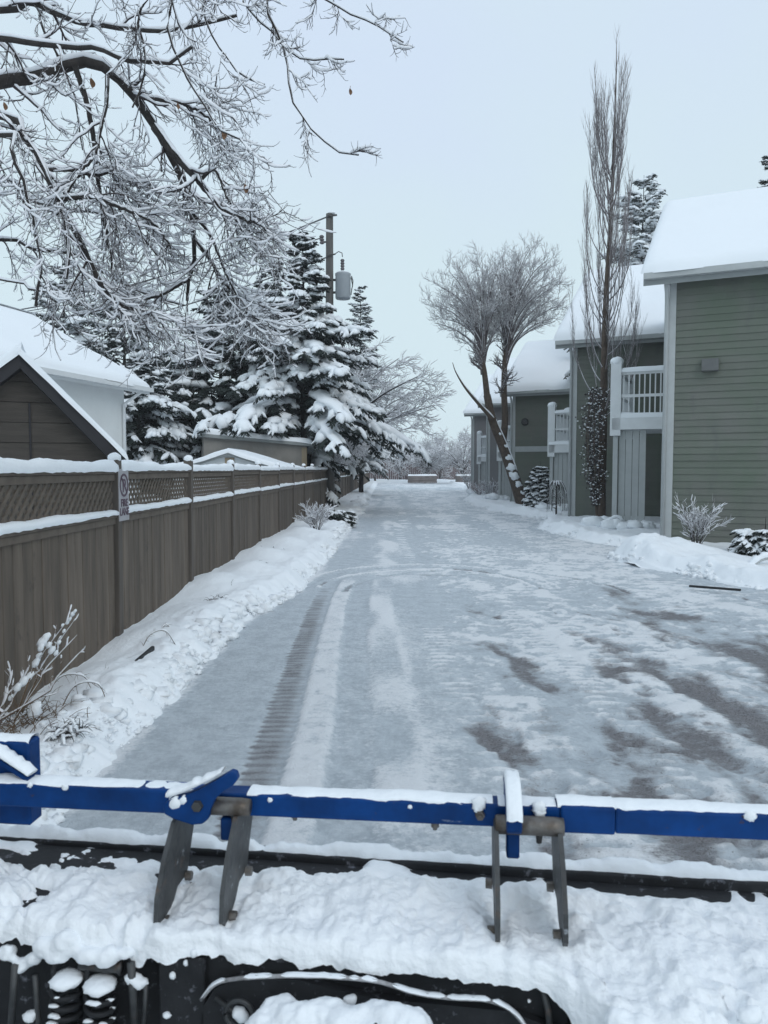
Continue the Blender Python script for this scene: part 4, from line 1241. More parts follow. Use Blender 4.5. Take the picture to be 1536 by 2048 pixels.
# ------------------------------------------------------------------ far end: reddish fence and planters
fw = empty('reddish_fence', (4, 106, 0), 'reddish brown board fence closing the view across the street', 'fence')
mb = MB(); x = -10.0; rng = random.Random(4)
while x < 22:
    wv = 0.28; mb.rbox(x, x + wv - .02, 106, 106.06, 0, 3.0 + rng.uniform(-.03, .03), .01); x += wv
mb.build('board_panel', M['far_wall'], fw)
for k in range(14):
    mb = MB(); mb.rbox(-10 + k * 2.45, -9.85 + k * 2.45, 105.85, 105.99, 0, 3.15, .01)
    mb.build('post', M['far_wall'], fw)
for i, (pxa, pxb, lab) in enumerate(((816, 874, 'long low timber planter holding the small pale bare shrub at the lane end'), (913, 962, 'low timber planter beside the farthest house corner'))):
    Y0 = 84 + i
    a = P(pxa, 962, Y0)[0]; b = P(pxb, 962, Y0)[0]
    e = empty('planter_box', ((a + b) / 2, Y0 + .8, 0), lab, 'planter')
    mb = MB(); n = 3
    for k in range(n): mb.rbox(a, b, Y0, Y0 + 1.6, 0.1 + k * .27, 0.1 + (k + 1) * .27 - .02, .02)
    mb.build('timber_wall', M['planter'], e)
    s = MB(); s.add(*snow_slab([[a, Y0, .9], [b, Y0, .9], [b, Y0 + 1.6, .9], [a, Y0 + 1.6, .9]], .18, i, .3, .15)); s.build('planter_snow', M['snow'], e, smooth=True)

# ------------------------------------------------------------------ branching
def nrm(v):
    return v / np.maximum(np.linalg.norm(v, axis=-1, keepdims=True), 1e-9)


def grow(P0, D0, Ln, r0, K, rng, trop=(0, 0, 0), trop2=None, wob=0.25, taper=0.25):
    """N curved shoots at once. trop bends the first half, trop2 the last."""
    N = len(P0)
    pts = np.zeros((N, K, 3)); pts[:, 0] = P0
    d = nrm(D0.copy())
    tr1 = np.asarray(trop, float); tr2 = tr1 if trop2 is None else np.asarray(trop2, float)
    for k in range(1, K):
        f = (k - 1) / max(1, K - 2)
        d = nrm(d + (tr1 * (1 - f) + tr2 * f) * 0.5 + rng.normal(0, wob / 2, (N, 3)))
        pts[:, k] = pts[:, k - 1] + d * (Ln / (K - 1))[:, None]
    t = np.linspace(0, 1, K)[None]
    rad = r0[:, None] * (1 - (1 - taper) * t)
    return pts, rad


def spawn(PT, RD, n_each, rng, t0=0.15, t1=1.0, spread=(0.5, 1.0), bias=None, bias_w=0.0, jitter=True):
    """children positions + directions along parent shoots"""
    N, K, _ = PT.shape
    t = t0 + (t1 - t0) * (np.arange(n_each)[None] + rng.random((N, n_each))) / n_each
    f = t * (K - 1); i = np.clip(f.astype(int), 0, K - 2); f = f - i
    ar = np.arange(N)[:, None]
    p = PT[ar, i] * (1 - f)[..., None] + PT[ar, i + 1] * f[..., None]
    tan = nrm(PT[ar, i + 1] - PT[ar, i])
    r = RD[ar, i] * (1 - f) + RD[ar, i + 1] * f
    v = rng.normal(0, 1, p.shape)
    perp = nrm(v - (v * tan).sum(-1, keepdims=True) * tan)
    a = rng.uniform(spread[0], spread[1], t.shape)[..., None]
    d = tan * np.cos(a) + perp * np.sin(a)
    if bias is not None:
        d = nrm(d + np.asarray(bias) * bias_w)
    return p.reshape(-1, 3), d.reshape(-1, 3), r.reshape(-1), t.reshape(-1)


def resample(pts, n):
    pts = np.asarray(pts, float)
    # Catmull-Rom through the points
    ext = np.vstack([2 * pts[0] - pts[1], pts, 2 * pts[-1] - pts[-2]])
    L_ = np.concatenate([[0], np.cumsum(np.linalg.norm(np.diff(pts, axis=0), axis=1))])
    s = np.linspace(0, L_[-1], n)
    i = np.clip(np.searchsorted(L_, s, side='right') - 1, 0, len(pts) - 2)
    f = ((s - L_[i]) / np.maximum(L_[i + 1] - L_[i], 1e-9))[:, None]
    p0, p1, p2, p3 = ext[i], ext[i + 1], ext[i + 2], ext[i + 3]
    return 0.5 * ((2 * p1) + (-p0 + p2) * f + (2 * p0 - 5 * p1 + 4 * p2 - p3) * f * f + (-p0 + 3 * p1 - 3 * p2 + p3) * f ** 3)


def limbs_from(trace, n, wob=0.0, rng=None):
    """trace: list of (points, r0, r1)"""
    PT = []; RD = []
    for pts, a, b in trace:
        q = resample(pts, n)
        if wob: q = q + rng.normal(0, wob, q.shape) * np.linspace(0, 1, n)[:, None]
        PT.append(q); RD.append(np.linspace(a, b, n))
    return np.array(PT), np.array(RD)


class TreeParts:
    def __init__(self): self.b = MB(); self.t = MB(); self.s = MB()


# ------------------------------------------------------------------ the big snow-laden tree over the fence
rng = np.random.default_rng(12)
TB = np.array([-5.3, 5.2, 0.0])
big = empty('bare_tree', TB, 'big bare deciduous tree leaning in over the fence with drooping snow-loaded branches', 'tree')


def tr(px_list, Y0, Y1):
    n = len(px_list)
    return [P(x, y, Y0 + (Y1 - Y0) * i / max(1, n - 1)) for i, (x, y) in enumerate(px_list)]


top1 = np.array([-5.0, 5.3, 3.4]); top2 = np.array([-4.7, 5.4, 4.6]); top3 = np.array([-4.2, 5.5, 5.6])
T_ = []
trunk = [(np.array([TB, TB + [0.05, 0, 1.5], top1, top2, top3, np.array([-3.0, 5.6, 6.2])]), 0.26, 0.07)]
big_limbs = [
    # (trace, start connector, Y0, Y1, r0, r1)
    ([(0, 165), (90, 150), (170, 122), (215, 140), (270, 195), (310, 255), (345, 320), (378, 400), (388, 500), (372, 600)], [top1, np.array([-3.6, 5.1, 4.0])], 5.0, 5.3, .075, .010),
    ([(310, 255), (350, 310), (400, 365), (440, 415), (490, 440), (532, 456)], [], 5.05, 4.7, .03, .006),
    ([(0, 232), (50, 280), (90, 340), (115, 400), (135, 460), (132, 560)], [top1, np.array([-3.5, 5.0, 3.8])], 4.9, 4.6, .05, .010),
    ([(0, 20), (60, 5), (110, 25), (165, 45), (230, 55), (330, 62), (420, 45), (470, 30)], [top2, np.array([-3.4, 5.4, 5.0])], 5.2, 5.0, .035, .008),
    ([(0, 78), (100, 90), (200, 100), (250, 120), (320, 125), (350, 120), (385, 92)], [top2, np.array([-3.3, 5.2, 4.6])], 4.9, 4.6, .035, .008),
    ([(515, -60), (530, 10), (565, 88), (578, 150), (588, 212), (615, 248), (640, 276), (680, 303), (717, 311)], [top3, np.array([-2.4, 5.6, 5.9])], 5.3, 4.9, .024, .0035),
    ([(610, -70), (640, -10), (680, 15), (735, 40), (770, 58), (803, 84)], [top3, np.array([-2.2, 5.8, 6.1])], 5.6, 5.2, .016, .0035),
    ([(380, -60), (405, 20), (430, 80), (455, 115), (480, 150), (527, 170)], [top3, np.array([-2.8, 5.3, 5.7])], 5.0, 4.8, .02, .004),
    ([(300, -60), (335, 50), (360, 130), (395, 190), (428, 240), (440, 262), (478, 274)], [top3, np.array([-3.0, 5.0, 5.5])], 4.7, 4.5, .022, .004),
    ([(0, 270), (20, 285), (42, 350), (62, 420), (78, 490), (80, 560), (70, 610)], [top1, np.array([-3.4, 4.6, 3.6])], 4.4, 4.3, .024, .008),
    ([(150, 132), (172, 200), (186, 270), (192, 330), (205, 420), (222, 520), (228, 600)], [], 5.0, 5.3, .018, .006),
    ([(215, 150), (212, 210), (200, 260), (190, 310), (150, 360), (110, 430)], [], 5.0, 4.7, .014, .005),
    ([(130, 430), (160, 480), (185, 535), (230, 600), (310, 632), (400, 645)], [], 4.7, 4.9, .02, .006),
    ([(388, 480), (420, 520), (450, 570), (490, 600), (520, 650)], [], 5.2, 5.4, .014, .005),
    ([(375, 560), (320, 590), (270, 600), (200, 590)], [], 5.3, 5.0, .012, .005),
    ([(255, -60), (275, 30), (288, 100), (285, 150), (265, 215)], [top3, np.array([-3.3, 4.8, 5.4])], 4.6, 4.6, .02, .005),
    ([(60, -60), (80, 40), (120, 120), (150, 200), (165, 300)], [top2, np.array([-3.8, 5.0, 5.2])], 5.6, 5.6, .02, .005),
    ([(0, 360), (60, 400), (140, 420), (210, 430), (280, 470), (330, 530)], [top1, np.array([-3.8, 5.6, 3.5])], 5.8, 5.6, .022, .006),
    ([(0, 480), (70, 500), (150, 510), (230, 560), (300, 590), (370, 610)], [top1, np.array([-4.0, 5.9, 3.2])], 6.1, 5.9, .022, .006),
    ([(0, 560), (60, 575), (120, 590), (105, 640), (110, 690), (122, 722)], [top1, np.array([-3.7, 5.0, 3.0])], 4.6, 4.4, .012, .003),
    ([(450, -60), (490, 10), (540, 60), (585, 110), (625, 120), (690, 118)], [top3, np.array([-2.6, 5.9, 6.0])], 5.9, 5.6, .016, .004),
    ([(400, 360), (430, 340), (455, 395), (492, 455), (530, 470)], [], 5.0, 4.8, .012, .004),
    ([(380, 420), (420, 470), (450, 540), (480, 600), (515, 640)], [], 5.2, 5.0, .014, .005),
    ([(270, 195), (320, 200), (370, 210), (420, 240), (450, 300)], [], 5.1, 5.5, .014, .004),
    ([(90, 340), (140, 340), (190, 350), (250, 340), (300, 370)], [], 4.8, 5.3, .014, .005),
    ([(115, 400), (180, 395), (250, 420), (310, 450), (345, 500)], [], 4.7, 5.0, .014, .005),
]
lt = []
for px_l, con, y0, y1, r0, r1 in big_limbs:
    lt.append((np.array(list(con) + tr(px_l, y0, y1)), r0, r1))
LP, LR = limbs_from(lt, 40, 0.006, rng)
LR = LR * 1.02 + .0004
TPt, TRd = limbs_from(trunk, 40)
# part of each limb inside or near the picture
hb = MB(); ht = MB(); hs = MB()
V, Q, T = tube_arrays(TPt, TRd, 12); hb.add(V, Q)
V, Q, T = tube_arrays(LP, LR, 8); hb.add(V, Q)
V, Q = snow_arrays(LP, LR, 0.010 + 0.55 * np.minimum(LR, .034), rng, 8, steep=0.9, widen=.9, base=.001); hs.add(V, Q)


def dens(limbP, limbR, n1, n2, n3, l1, l2, l3, t0, rng, thr=None):
    p, d, r, t = spawn(limbP, limbR, n1, rng, t0, 1.0, (0.45, 1.15), bias=(0.12, -0.05, -0.25), bias_w=0.6)
    L1 = l1 * rng.uniform(0.55, 1.15, len(p)) * (1.15 - 0.55 * t)
    b1, q1 = grow(p, d, L1, np.clip(r * 0.5, .003, .012), 9, rng, (0, 0, -0.35), (0.05, 0, 0.30), 0.30, 0.35)
    p, d, r, t = spawn(b1, q1, n2, rng, 0.12, 1.0, (0.5, 1.1), bias=(0.15, 0, -0.25), bias_w=0.5)
    L2 = l2 * rng.uniform(0.5, 1.2, len(p))
    b2, q2 = grow(p, d, L2, np.clip(r * 0.62, .0028, .006), 7, rng, (0, 0, -0.30), (0.03, 0, 0.45), 0.32, 0.45)
    p, d, r, t = spawn(b2, q2, n3, rng, 0.2, 1.0, (0.5, 1.1), bias=(0.1, 0, -0.05), bias_w=0.4)
    L3 = l3 * rng.uniform(0.4, 1.25, len(p))
    b3, q3 = grow(p, d, L3, np.clip(r * 0.7, .002, .0038), 5, rng, (0, 0, -0.15), (0, 0, 0.5), 0.3, 0.5)
    return (b1, q1), (b2, q2), (b3, q3)


def put(sets, rng, th=(0.018, 0.014, 0.011), nn=(5, 4, 3), sn=(6, 5, 5)):
    for (b, q), h, n, m, cv in zip(sets, th, nn, sn, (.8, .6, .38)):
        V, Q, T = tube_arrays(b, q, n); ht.add(V, Q)
        V, Q = snow_arrays(b, q, h, rng, m, steep=0.95, cover=cv, widen=0.95, base=.0008); hs.add(V, Q)


inner = [0, 1, 2, 9, 10, 11, 12, 13, 14, 17, 18, 21, 22, 23, 24, 25]
upper = [3, 4, 7, 8, 15, 16]
edge = [5, 6, 20]
low = [19]
for ids, a in ((inner, (14, 6, 4, .48, .25, .10)), (upper, (11, 6, 4, .42, .22, .09)), (edge, (16, 6, 3, .26, .15, .07)), (low, (5, 3, 2, .16, .1, .06))):
    st_ = 0.25
    put(dens(LP[ids], LR[ids], *a, st_, rng), rng)
hb.build('trunk', M['bark'], big, smooth=True)
ht.build('twigs', M['twig'], big, smooth=True)
hs.build('branch_snow', M['snow_twig'], big, smooth=True)
# a few dead leaves hanging
for (lx, ly, lY, sz, rot) in ((490, 377, 4.8, .055, .3), (446, 268, 4.6, .06, -.2), (182, 165, 5.0, .06, .5), (700, 183, 5.0, .04, .1), (355, 212, 4.7, .035, .2), (8, 212, 4.6, .045, .4)):
    c = P(lx, ly, lY); mb = MB()
    n = 9; V = []; Q = []
    for i in range(n):
        f = i / (n - 1); wv = sz * 0.28 * math.sin(math.pi * min(1, f * 0.97 + 0.02)) ** 0.8
        cu = 0.25 * sz * math.sin(f * 2.4)
        for sx in (-1, 0, 1):
            V.append([c[0] + sx * wv * math.cos(rot) + cu * .4, c[1] + sx * wv * math.sin(rot) + cu, c[2] + sz * 0.5 - f * sz + (0.1 * wv if sx else 0)])
    for i in range(n - 1):
        for j in range(2):
            Q.append([i * 3 + j, i * 3 + j + 1, i * 3 + j + 4, i * 3 + j + 3])
    mb.add(V, Q); mb.tube([c + [0, 0, sz * .5], c + [0.004, 0, sz * .9]], .0015, 4)
    mb.build('dead_leaf', M['leaf'], big, smooth=True)


# ------------------------------------------------------------------ spruces
def spruce(loc, H, Rb, label, seed, nwh=22, nb=9, nsp=6, z_lo=1.2, snow=0.75, power=0.85, group='snowy conifers', lump=1.0, name='spruce_tree', trunk_r=0.16, tip=0.35, needle=None, droop=1.0, bl=8, asym=None, prof=None):
    rng = np.random.default_rng(seed)
    e = empty(name, loc, label, 'tree', group)
    loc = np.asarray(loc, float)
    PB_ = []; RB_ = []
    org = []; dirs = []; lens = []
    fr = np.linspace(0, 1, nwh)
    hz = z_lo + (H - 0.35 - z_lo) * fr ** 0.92
    b_pts = []; b_len = []
    for i, z in enumerate(hz):
        f = (z - z_lo * 0.3) / (H - z_lo * 0.3)
        Lb = (Rb * (1 - f) ** power if prof is None else Rb * float(np.interp(f, prof[0], prof[1]))) + min(0.10, 0.02 * H)
        n = max(4, int(round(nb * (0.55 + 0.45 * (1 - f)))))
        Lb *= rng.uniform(.86, 1.12)
        a0 = rng.uniform(0, 6.28)
        for k in range(n):
            a = a0 + 6.283 * (k + rng.uniform(-.3, .3)) / n
            L_ = Lb * rng.uniform(0.55, 1.2)
            if asym is not None: L_ *= 1 + asym[1] * math.cos(a - asym[0])
            L_ = min(L_, Rb * .95)
            zz = z + rng.uniform(-.55, .55) * (H / nwh)
            s = np.linspace(0, 1, 8)
            up = 0.35 * f ** 2
            rise = L_ * (0.10 + up) * s - droop * (0.42 - 0.35 * f) * L_ * s ** 2 * rng.uniform(0.6, 1.25) + 0.10 * L_ * np.clip(s - .8, 0, 1)
            wob = rng.normal(0, 0.03 * L_, 8) * s
            pts = np.stack([np.cos(a) * L_ * s - np.sin(a) * wob, np.sin(a) * L_ * s + np.cos(a) * wob, zz + rise], 1) + loc
            b_pts.append(pts); b_len.append(L_)
    BP = np.array(b_pts); BL = np.array(b_len)
    BR = np.maximum(0.008, 0.012 * BL)[:, None] * np.linspace(1, .3, 8)[None]
    tb = MB()
    tz = np.linspace(0, H, 12); tp = np.stack([loc[0] + 0.02 * np.sin(tz), loc[1] + 0 * tz, loc[2] + tz], 1)
    tb.tube(tp, trunk_r * (1 - tz / H * 0.95), 10)
    V, Q, T = tube_arrays(BP, BR, 4); tb.add(V, Q)
    tb.build('trunk', M['bark'], e, smooth=True)
    # sprays along each bough (both sides + tip)
    N = len(BP)
    ns = nsp * 2 + 1
    s = np.concatenate([np.repeat(np.linspace(0.30, 0.95, nsp), 2), [1.0]])[None] + rng.uniform(-.05, .03, (N, ns))
    s = np.clip(s, 0.15, 0.995)
    side = np.concatenate([np.tile([1, -1], nsp), [0]])[None] * np.ones((N, 1))
    f = s * 7; ii = np.clip(f.astype(int), 0, 6); ff = (f - ii)[..., None]
    ar = np.arange(N)[:, None]
    o = BP[ar, ii] * (1 - ff) + BP[ar, ii + 1] * ff
    tan = nrm(BP[ar, ii + 1] - BP[ar, ii])
    sv = nrm(np.cross(tan, np.array([0, 0, 1.0])))
    ang = rng.uniform(0.5, 0.95, (N, ns)) * side
    d = tan * np.cos(ang)[..., None] + sv * np.sin(ang)[..., None]
    d[..., 2] -= droop * rng.uniform(0.25, 1.0, (N, ns)) * (1 - 0.6 * ((o[..., 2] - loc[2]) / H))
    d = nrm(d)
    ln = (0.30 * BL[:, None] * (1.15 - 0.75 * s) + 0.16) * rng.uniform(0.75, 1.2, (N, ns))
    ln = np.minimum(ln, 0.85)
    O = o.reshape(-1, 3); D = d.reshape(-1, 3); Ls = ln.reshape(-1)
    Mn = len(O)
    # needle blades: paired along the spray
    upv = nrm(np.array([0, 0, 1.0]) - D * D[:, 2:3])
    sd_ = np.cross(D, upv)
    t = (np.arange(bl) + 0.5) / bl
    sgn = np.where(np.arange(bl) % 2 == 0, 1.0, -1.0)
    base = O[:, None] + D[:, None] * (Ls[:, None] * t[None])[..., None]
    bd = nrm(D[:, None] * 0.75 + sd_[:, None] * (sgn * 0.75)[None, :, None] + np.array([0, 0, -0.28]) + rng.normal(0, .18, (Mn, bl, 3)))
    blen = (Ls[:, None] * 0.42 * (1.1 - 0.55 * t[None]) + 0.03) * rng.uniform(.75, 1.25, (Mn, bl))
    bw = (0.018 + 0.065 * blen) * lump ** 0.5
    nv_ = nrm(np.cross(bd, rng.normal(0, 1, bd.shape) * 0.6 + np.array([0, 0, 1.0])))
    tip_ = base + bd * blen[..., None]
    mid = base + bd * (blen * 0.45)[..., None]
    Vn = np.stack([base, mid + nv_ * bw[..., None], tip_, mid - nv_ * bw[..., None]], axis=2).reshape(-1, 3)
    Qn = np.arange(len(Vn)).reshape(-1, 4)
    nb_ = MB(); nb_.add(Vn, Qn)
    # spray spine blade
    e0 = O; e2 = O + D * (Ls * 1.08)[:, None]; em = O + D * (Ls * .5)[:, None]
    wv = (0.035 + .08 * Ls)[:, None] * sd_
    Vs = np.stack([e0, em + wv, e2, em - wv], 1).reshape(-1, 3); nb_.add(Vs, np.arange(len(Vs)).reshape(-1, 4))
    nb_.build('needle_foliage', needle or M['needle'], e)
    # snow pads lying on the sprays
    keep = rng.random(Mn) < snow * (0.55 + 0.55 * s.reshape(-1))
    if tip > 0: pass
    O2 = O[keep]; D2 = D[keep]; L2 = Ls[keep]; U2 = upv[keep]; S2 = sd_[keep]
    m = len(O2)
    k1 = rng.uniform(0.36, 0.5, m)
    C = O2 + D2 * (L2 * rng.uniform(.34, .5, m))[:, None] + U2 * (0.02 + 0.035 * lump * rng.random(m))[:, None]
    A = D2 * (L2 * k1)[:, None]
    B = S2 * ((0.030 + 0.12 * L2) * lump * rng.uniform(.7, 1.25, m))[:, None]
    N3 = U2 * ((0.022 + 0.085 * L2) * lump * rng.uniform(.7, 1.3, m))[:, None]
    sb = MB(); sb.add(*lumps(C, A, B, N3, rng, 6, 4, .22))
    # second layer: short fingers off each pad
    pick = rng.random(m) < 0.8
    for sg in (1, -1, .75, -.75, .3):
        Cf = C[pick] + A[pick] * rng.uniform(-.5, 1.0, pick.sum())[:, None] + B[pick] * sg * 0.9
        Df = nrm(D2[pick] * 0.8 + S2[pick] * sg * 0.8 + np.array([0, 0, -0.55]))
        Lf = L2[pick] * rng.uniform(.12, .27, pick.sum())
        Uf = nrm(np.array([0, 0, 1.0]) - Df * Df[:, 2:3]); Sf = np.cross(Df, Uf)
        sb.add(*lumps(Cf, Df * Lf[:, None], Sf * (Lf * .34)[:, None], Uf * (Lf * .30)[:, None], rng, 5, 3, .25))
    # continuous cap along each bough
    capk = rng.random(N) < min(1, snow * 1.15)
    if capk.any():
        cp = BP[capk]; cl_ = BL[capk]; K2 = 14
        fs = np.linspace(2.0, 6.9, K2); i2 = np.clip(fs.astype(int), 0, 6); f2 = (fs - i2)[None, :, None]
        cpt = cp[:, i2] * (1 - f2) + cp[:, i2 + 1] * f2
        prof = np.sin(np.linspace(.15, 1, K2) * math.pi * .93) ** .6
        wd_ = np.minimum((0.035 + 0.085 * cl_) * lump, .30)[:, None] * prof[None] * rng.uniform(.6, 1.3, (len(cp), K2))
        ctan = nrm(np.gradient(cpt, axis=1)); cs = nrm(np.cross(ctan, np.array([0, 0, 1.0]))); cu = np.cross(cs, ctan)
        aa = np.arange(9) * 2 * math.pi / 9
        jit = rng.uniform(.75, 1.25, (len(cp), K2, 9))
        CV = (cpt + cu * (wd_ * .25)[..., None])[:, :, None] + (np.cos(aa)[None, None, :, None] * cs[:, :, None] * wd_[..., None, None] + np.sin(aa)[None, None, :, None] * cu[:, :, None] * (wd_ * .55)[..., None, None]) * jit[..., None]
        bi = (np.arange(len(cp))[:, None, None] * K2 + np.arange(K2 - 1)[None, :, None]) * 9; jj = np.arange(9)[None, None]; j2 = (jj + 1) % 9
        sb.add(CV.reshape(-1, 3), np.stack([bi + jj, bi + j2, bi + 9 + j2, bi + 9 + jj], -1).reshape(-1, 4)[:, ::-1])
    sb.build('bough_snow', M['snow_soft'], e, smooth=True)
    return e


def ground_at(px, Y): return P(px, 938, Y)[0]


SPA = (ground_at(608, 27.6), 27.6, 0)
spruce(SPA, 10.3, 4.5, 'largest spruce with thick snow pads on drooping boughs beside the utility pole', 101, nwh=19, nb=10, nsp=7, z_lo=3.4, snow=0.68, power=0.92, lump=1.6, droop=1.05, asym=(0.0, 0.06), bl=18, prof=([0, .3, .55, .66, .76, .9, 1], [1, .74, .46, .26, .15, .07, .02]))
spruce((-6.6, 29.5, 0), 8.6, 4.4, 'broad dark spruce with snow pads left of the largest spruce', 102, nwh=17, nb=10, nsp=7, z_lo=1.2, snow=0.36, power=0.7, lump=1.5, droop=1.15, bl=16)
spruce((ground_at(556, 33), 33, 0), 10.6, 2.2, 'slim double-spired spruce top rising just left of the largest spruce', 103, nwh=26, nb=8, nsp=4, z_lo=2.0, snow=.7, power=0.9, lump=1.2)
spruce((ground_at(528, 35), 35, 0), 10.6, 2.2, 'thin far spruce spire behind the drooping bare branches', 104, nwh=24, nb=8, nsp=4, z_lo=2.0, snow=.7, power=0.9, lump=1.2)
spruce((-10.9, 31, 0), 9.3, 4.2, 'dark spruce directly behind the white house roof', 105, nwh=18, nb=11, nsp=6, z_lo=.8, snow=.36, power=0.8, lump=1.3)
spruce((-15.5, 36, 0), 11.5, 4.5, 'tall shadowy spruce farthest behind the white house', 106, nwh=18, nb=10, nsp=6, z_lo=1.0, snow=.4, power=.8, lump=1.4)
spruce((-8.7, 26.0, 0), 5.2, 3.2, 'low wide spruce with drooping snowy boughs right of the white house wall', 107, nwh=13, nb=11, nsp=6, z_lo=0.6, snow=.5, power=.6, lump=1.45, droop=1.3, bl=15)
spruce((-4.9, 30.2, 0), 7.4, 3.8, 'dark spruce filling the gap behind the beige garage', 112, nwh=15, nb=10, nsp=6, z_lo=.8, snow=.36, power=.7, lump=1.5, droop=1.1, bl=15)
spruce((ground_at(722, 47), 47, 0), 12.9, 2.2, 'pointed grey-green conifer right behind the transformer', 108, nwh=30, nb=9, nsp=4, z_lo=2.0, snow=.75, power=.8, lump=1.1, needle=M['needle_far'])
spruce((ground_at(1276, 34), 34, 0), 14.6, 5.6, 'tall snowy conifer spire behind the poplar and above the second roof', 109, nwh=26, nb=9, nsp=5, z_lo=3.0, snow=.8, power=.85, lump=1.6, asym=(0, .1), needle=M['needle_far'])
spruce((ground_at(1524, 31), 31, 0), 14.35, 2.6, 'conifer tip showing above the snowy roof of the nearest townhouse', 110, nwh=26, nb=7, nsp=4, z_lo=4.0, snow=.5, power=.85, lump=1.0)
spruce((ground_at(1080, 29.2), 29.2, 0.1), 1.85, 0.58, 'small conical shrub plastered with snow in front of the banded townhouse', 111, nwh=14, nb=10, nsp=3, z_lo=0.12, snow=1.0, power=.9, lump=0.95, name='conical_shrub', trunk_r=.04, group=None, droop=.6)


# ------------------------------------------------------------------ bare trees
def bare(loc, limbs, label, seed, levels, snow_t, name='bare_tree', barkm=None, twigm=None, trunk_n=10, group=None, nl=24, lsnow=0.03, t0=0.3, spread=(.3, .8), bias=(0, 0, .3), bw=.5, trop=(0, 0, .15), trop2=(0, 0, .25), rmin=0.005, cover=1.0, lim_k=(8, 6, 5), wob=.2, skip=0, thin=0):
    rng = np.random.default_rng(seed)
    e = empty(name, loc, label, 'tree', group)
    LPt, LRd = limbs_from(limbs, nl)
    kt = thin or len(LPt)
    tb = MB(); V, Q, T = tube_arrays(LPt[:kt], LRd[:kt], trunk_n); tb.add(V, Q); tb.build('trunk', barkm or M['bark'], e, smooth=True)
    tw = MB(); sn = MB()
    if kt < len(LPt):
        V, Q, T = tube_arrays(LPt[kt:], LRd[kt:], 7); tw.add(V, Q)
    if lsnow:
        V, Q = snow_arrays(LPt, LRd, np.minimum(lsnow, LRd * 1.2), rng, 7, steep=.97); sn.add(V, Q)
    pP, pR = LPt, LRd
    for lv, (n, ln, rr) in enumerate(levels):
        if lv == 0 and skip: pP, pR = pP[skip:], pR[skip:]
        p, d, r, t = spawn(pP, pR, n, rng, t0 if lv == 0 else .15, 1.0, spread, bias=bias, bias_w=bw)
        L_ = ln * rng.uniform(.6, 1.2, len(p)) * (1.1 - .35 * t)
        pP, pR = grow(p, d, L_, np.clip(r * rr, rmin, 1), lim_k[lv], rng, trop, trop2, wob, .35)
        V, Q, T = tube_arrays(pP, pR, 4 if lv else 5); tw.add(V, Q)
        if snow_t > 0:
            V, Q = snow_arrays(pP, pR, snow_t, rng, 4, steep=.97, cover=cover, base=.002); sn.add(V, Q)
    tw.build('twigs', twigm or M['twig_far'], e, smooth=True)
    if sn.n: sn.build('branch_snow', M['snow_twig'], e, smooth=True)
    return e


def tp(pl, Y):
    return np.array([P(x, y, Y + (dy if False else 0)) for (x, y) in pl])


# round-crowned tree in front of the third house
Y = 31.0
bl_ = tp([(1046, 1012), (1030, 960), (1005, 890), (985, 840), (974, 790)], Y); base_ = bl_[0]
limbs = [(bl_, .27, .15),
         (tp([(985, 838), (955, 805), (930, 775), (912, 745), (905, 725)], Y - .3), .09, .012),
         (tp([(974, 790), (968, 740), (960, 700)], Y), .13, .09),
         (tp([(1005, 890), (1010, 840), (1008, 780), (1010, 720), (1016, 690)], Y + .5), .15, .10)]
n_fix = 2
rg_ = np.random.default_rng(5)
for (fx, fy, fY, cx_, cy_, ax_, ay_, az_, cnt) in ((966, 725, Y, 944, 612, 1.75, 1.8, 2.1, 30), (1013, 710, Y + .5, 1050, 596, 1.85, 1.9, 2.25, 36)):
    f0 = P(fx, fy, fY); cc_ = P(cx_, cy_, fY)
    for k in range(cnt):
        zz_ = 1 - 1.62 * (k + .5) / cnt; ph_ = k * 2.39996; rr_ = math.sqrt(max(0, 1 - zz_ * zz_))
        tgt = cc_ + np.array([ax_ * rr_ * math.cos(ph_), ay_ * rr_ * math.sin(ph_), az_ * zz_]) * rg_.uniform(.78, 1.0)
        st_ = f0 + np.array([rg_.uniform(-.05, .05), rg_.uniform(-.05, .05), rg_.uniform(-.5, .5)])
        dz = tgt - st_
        limbs.append((np.array([st_, st_ + np.array([dz[0] * .18, dz[1] * .18, max(.25, dz[2] * .42)]), st_ + np.array([dz[0] * .55, dz[1] * .55, max(.3, dz[2] * .8)]), tgt]), .045, .007))
rt = bare((base_[0], Y, 0), limbs, 'round-crowned bare tree with leaning forked trunk before the grey-green houses', 201, [(7, .8, .5), (6, .5, .6), (4, .28, .7)], 0.007, trunk_n=10, t0=.45, lsnow=.05, spread=(.4, 1.0), bias=(0, 0, .12), bw=.35, rmin=.0042, barkm=M['bark_brown'], skip=2, thin=4, wob=.28)
sn_ = MB(); rg_ = np.random.default_rng(21)
for (x_, y_, r_) in ((1012, 892, .10), (1017, 915, .16), (1022, 935, .22), (1028, 952, .24), (1036, 968, .20), (1043, 985, .16), (1048, 1000, .14), (1000, 868, .08)):
    c_ = P(x_, y_, 30.85); sn_.add(*lumps(c_[None], r_ * np.array([[.75, 0, -.5]]), r_ * np.array([[0, .8, 0]]), r_ * np.array([[.4, 0, .6]]), rg_, 9, 7, .25))
sn_.build('trunk_snow', M['snow'], rt, smooth=True)

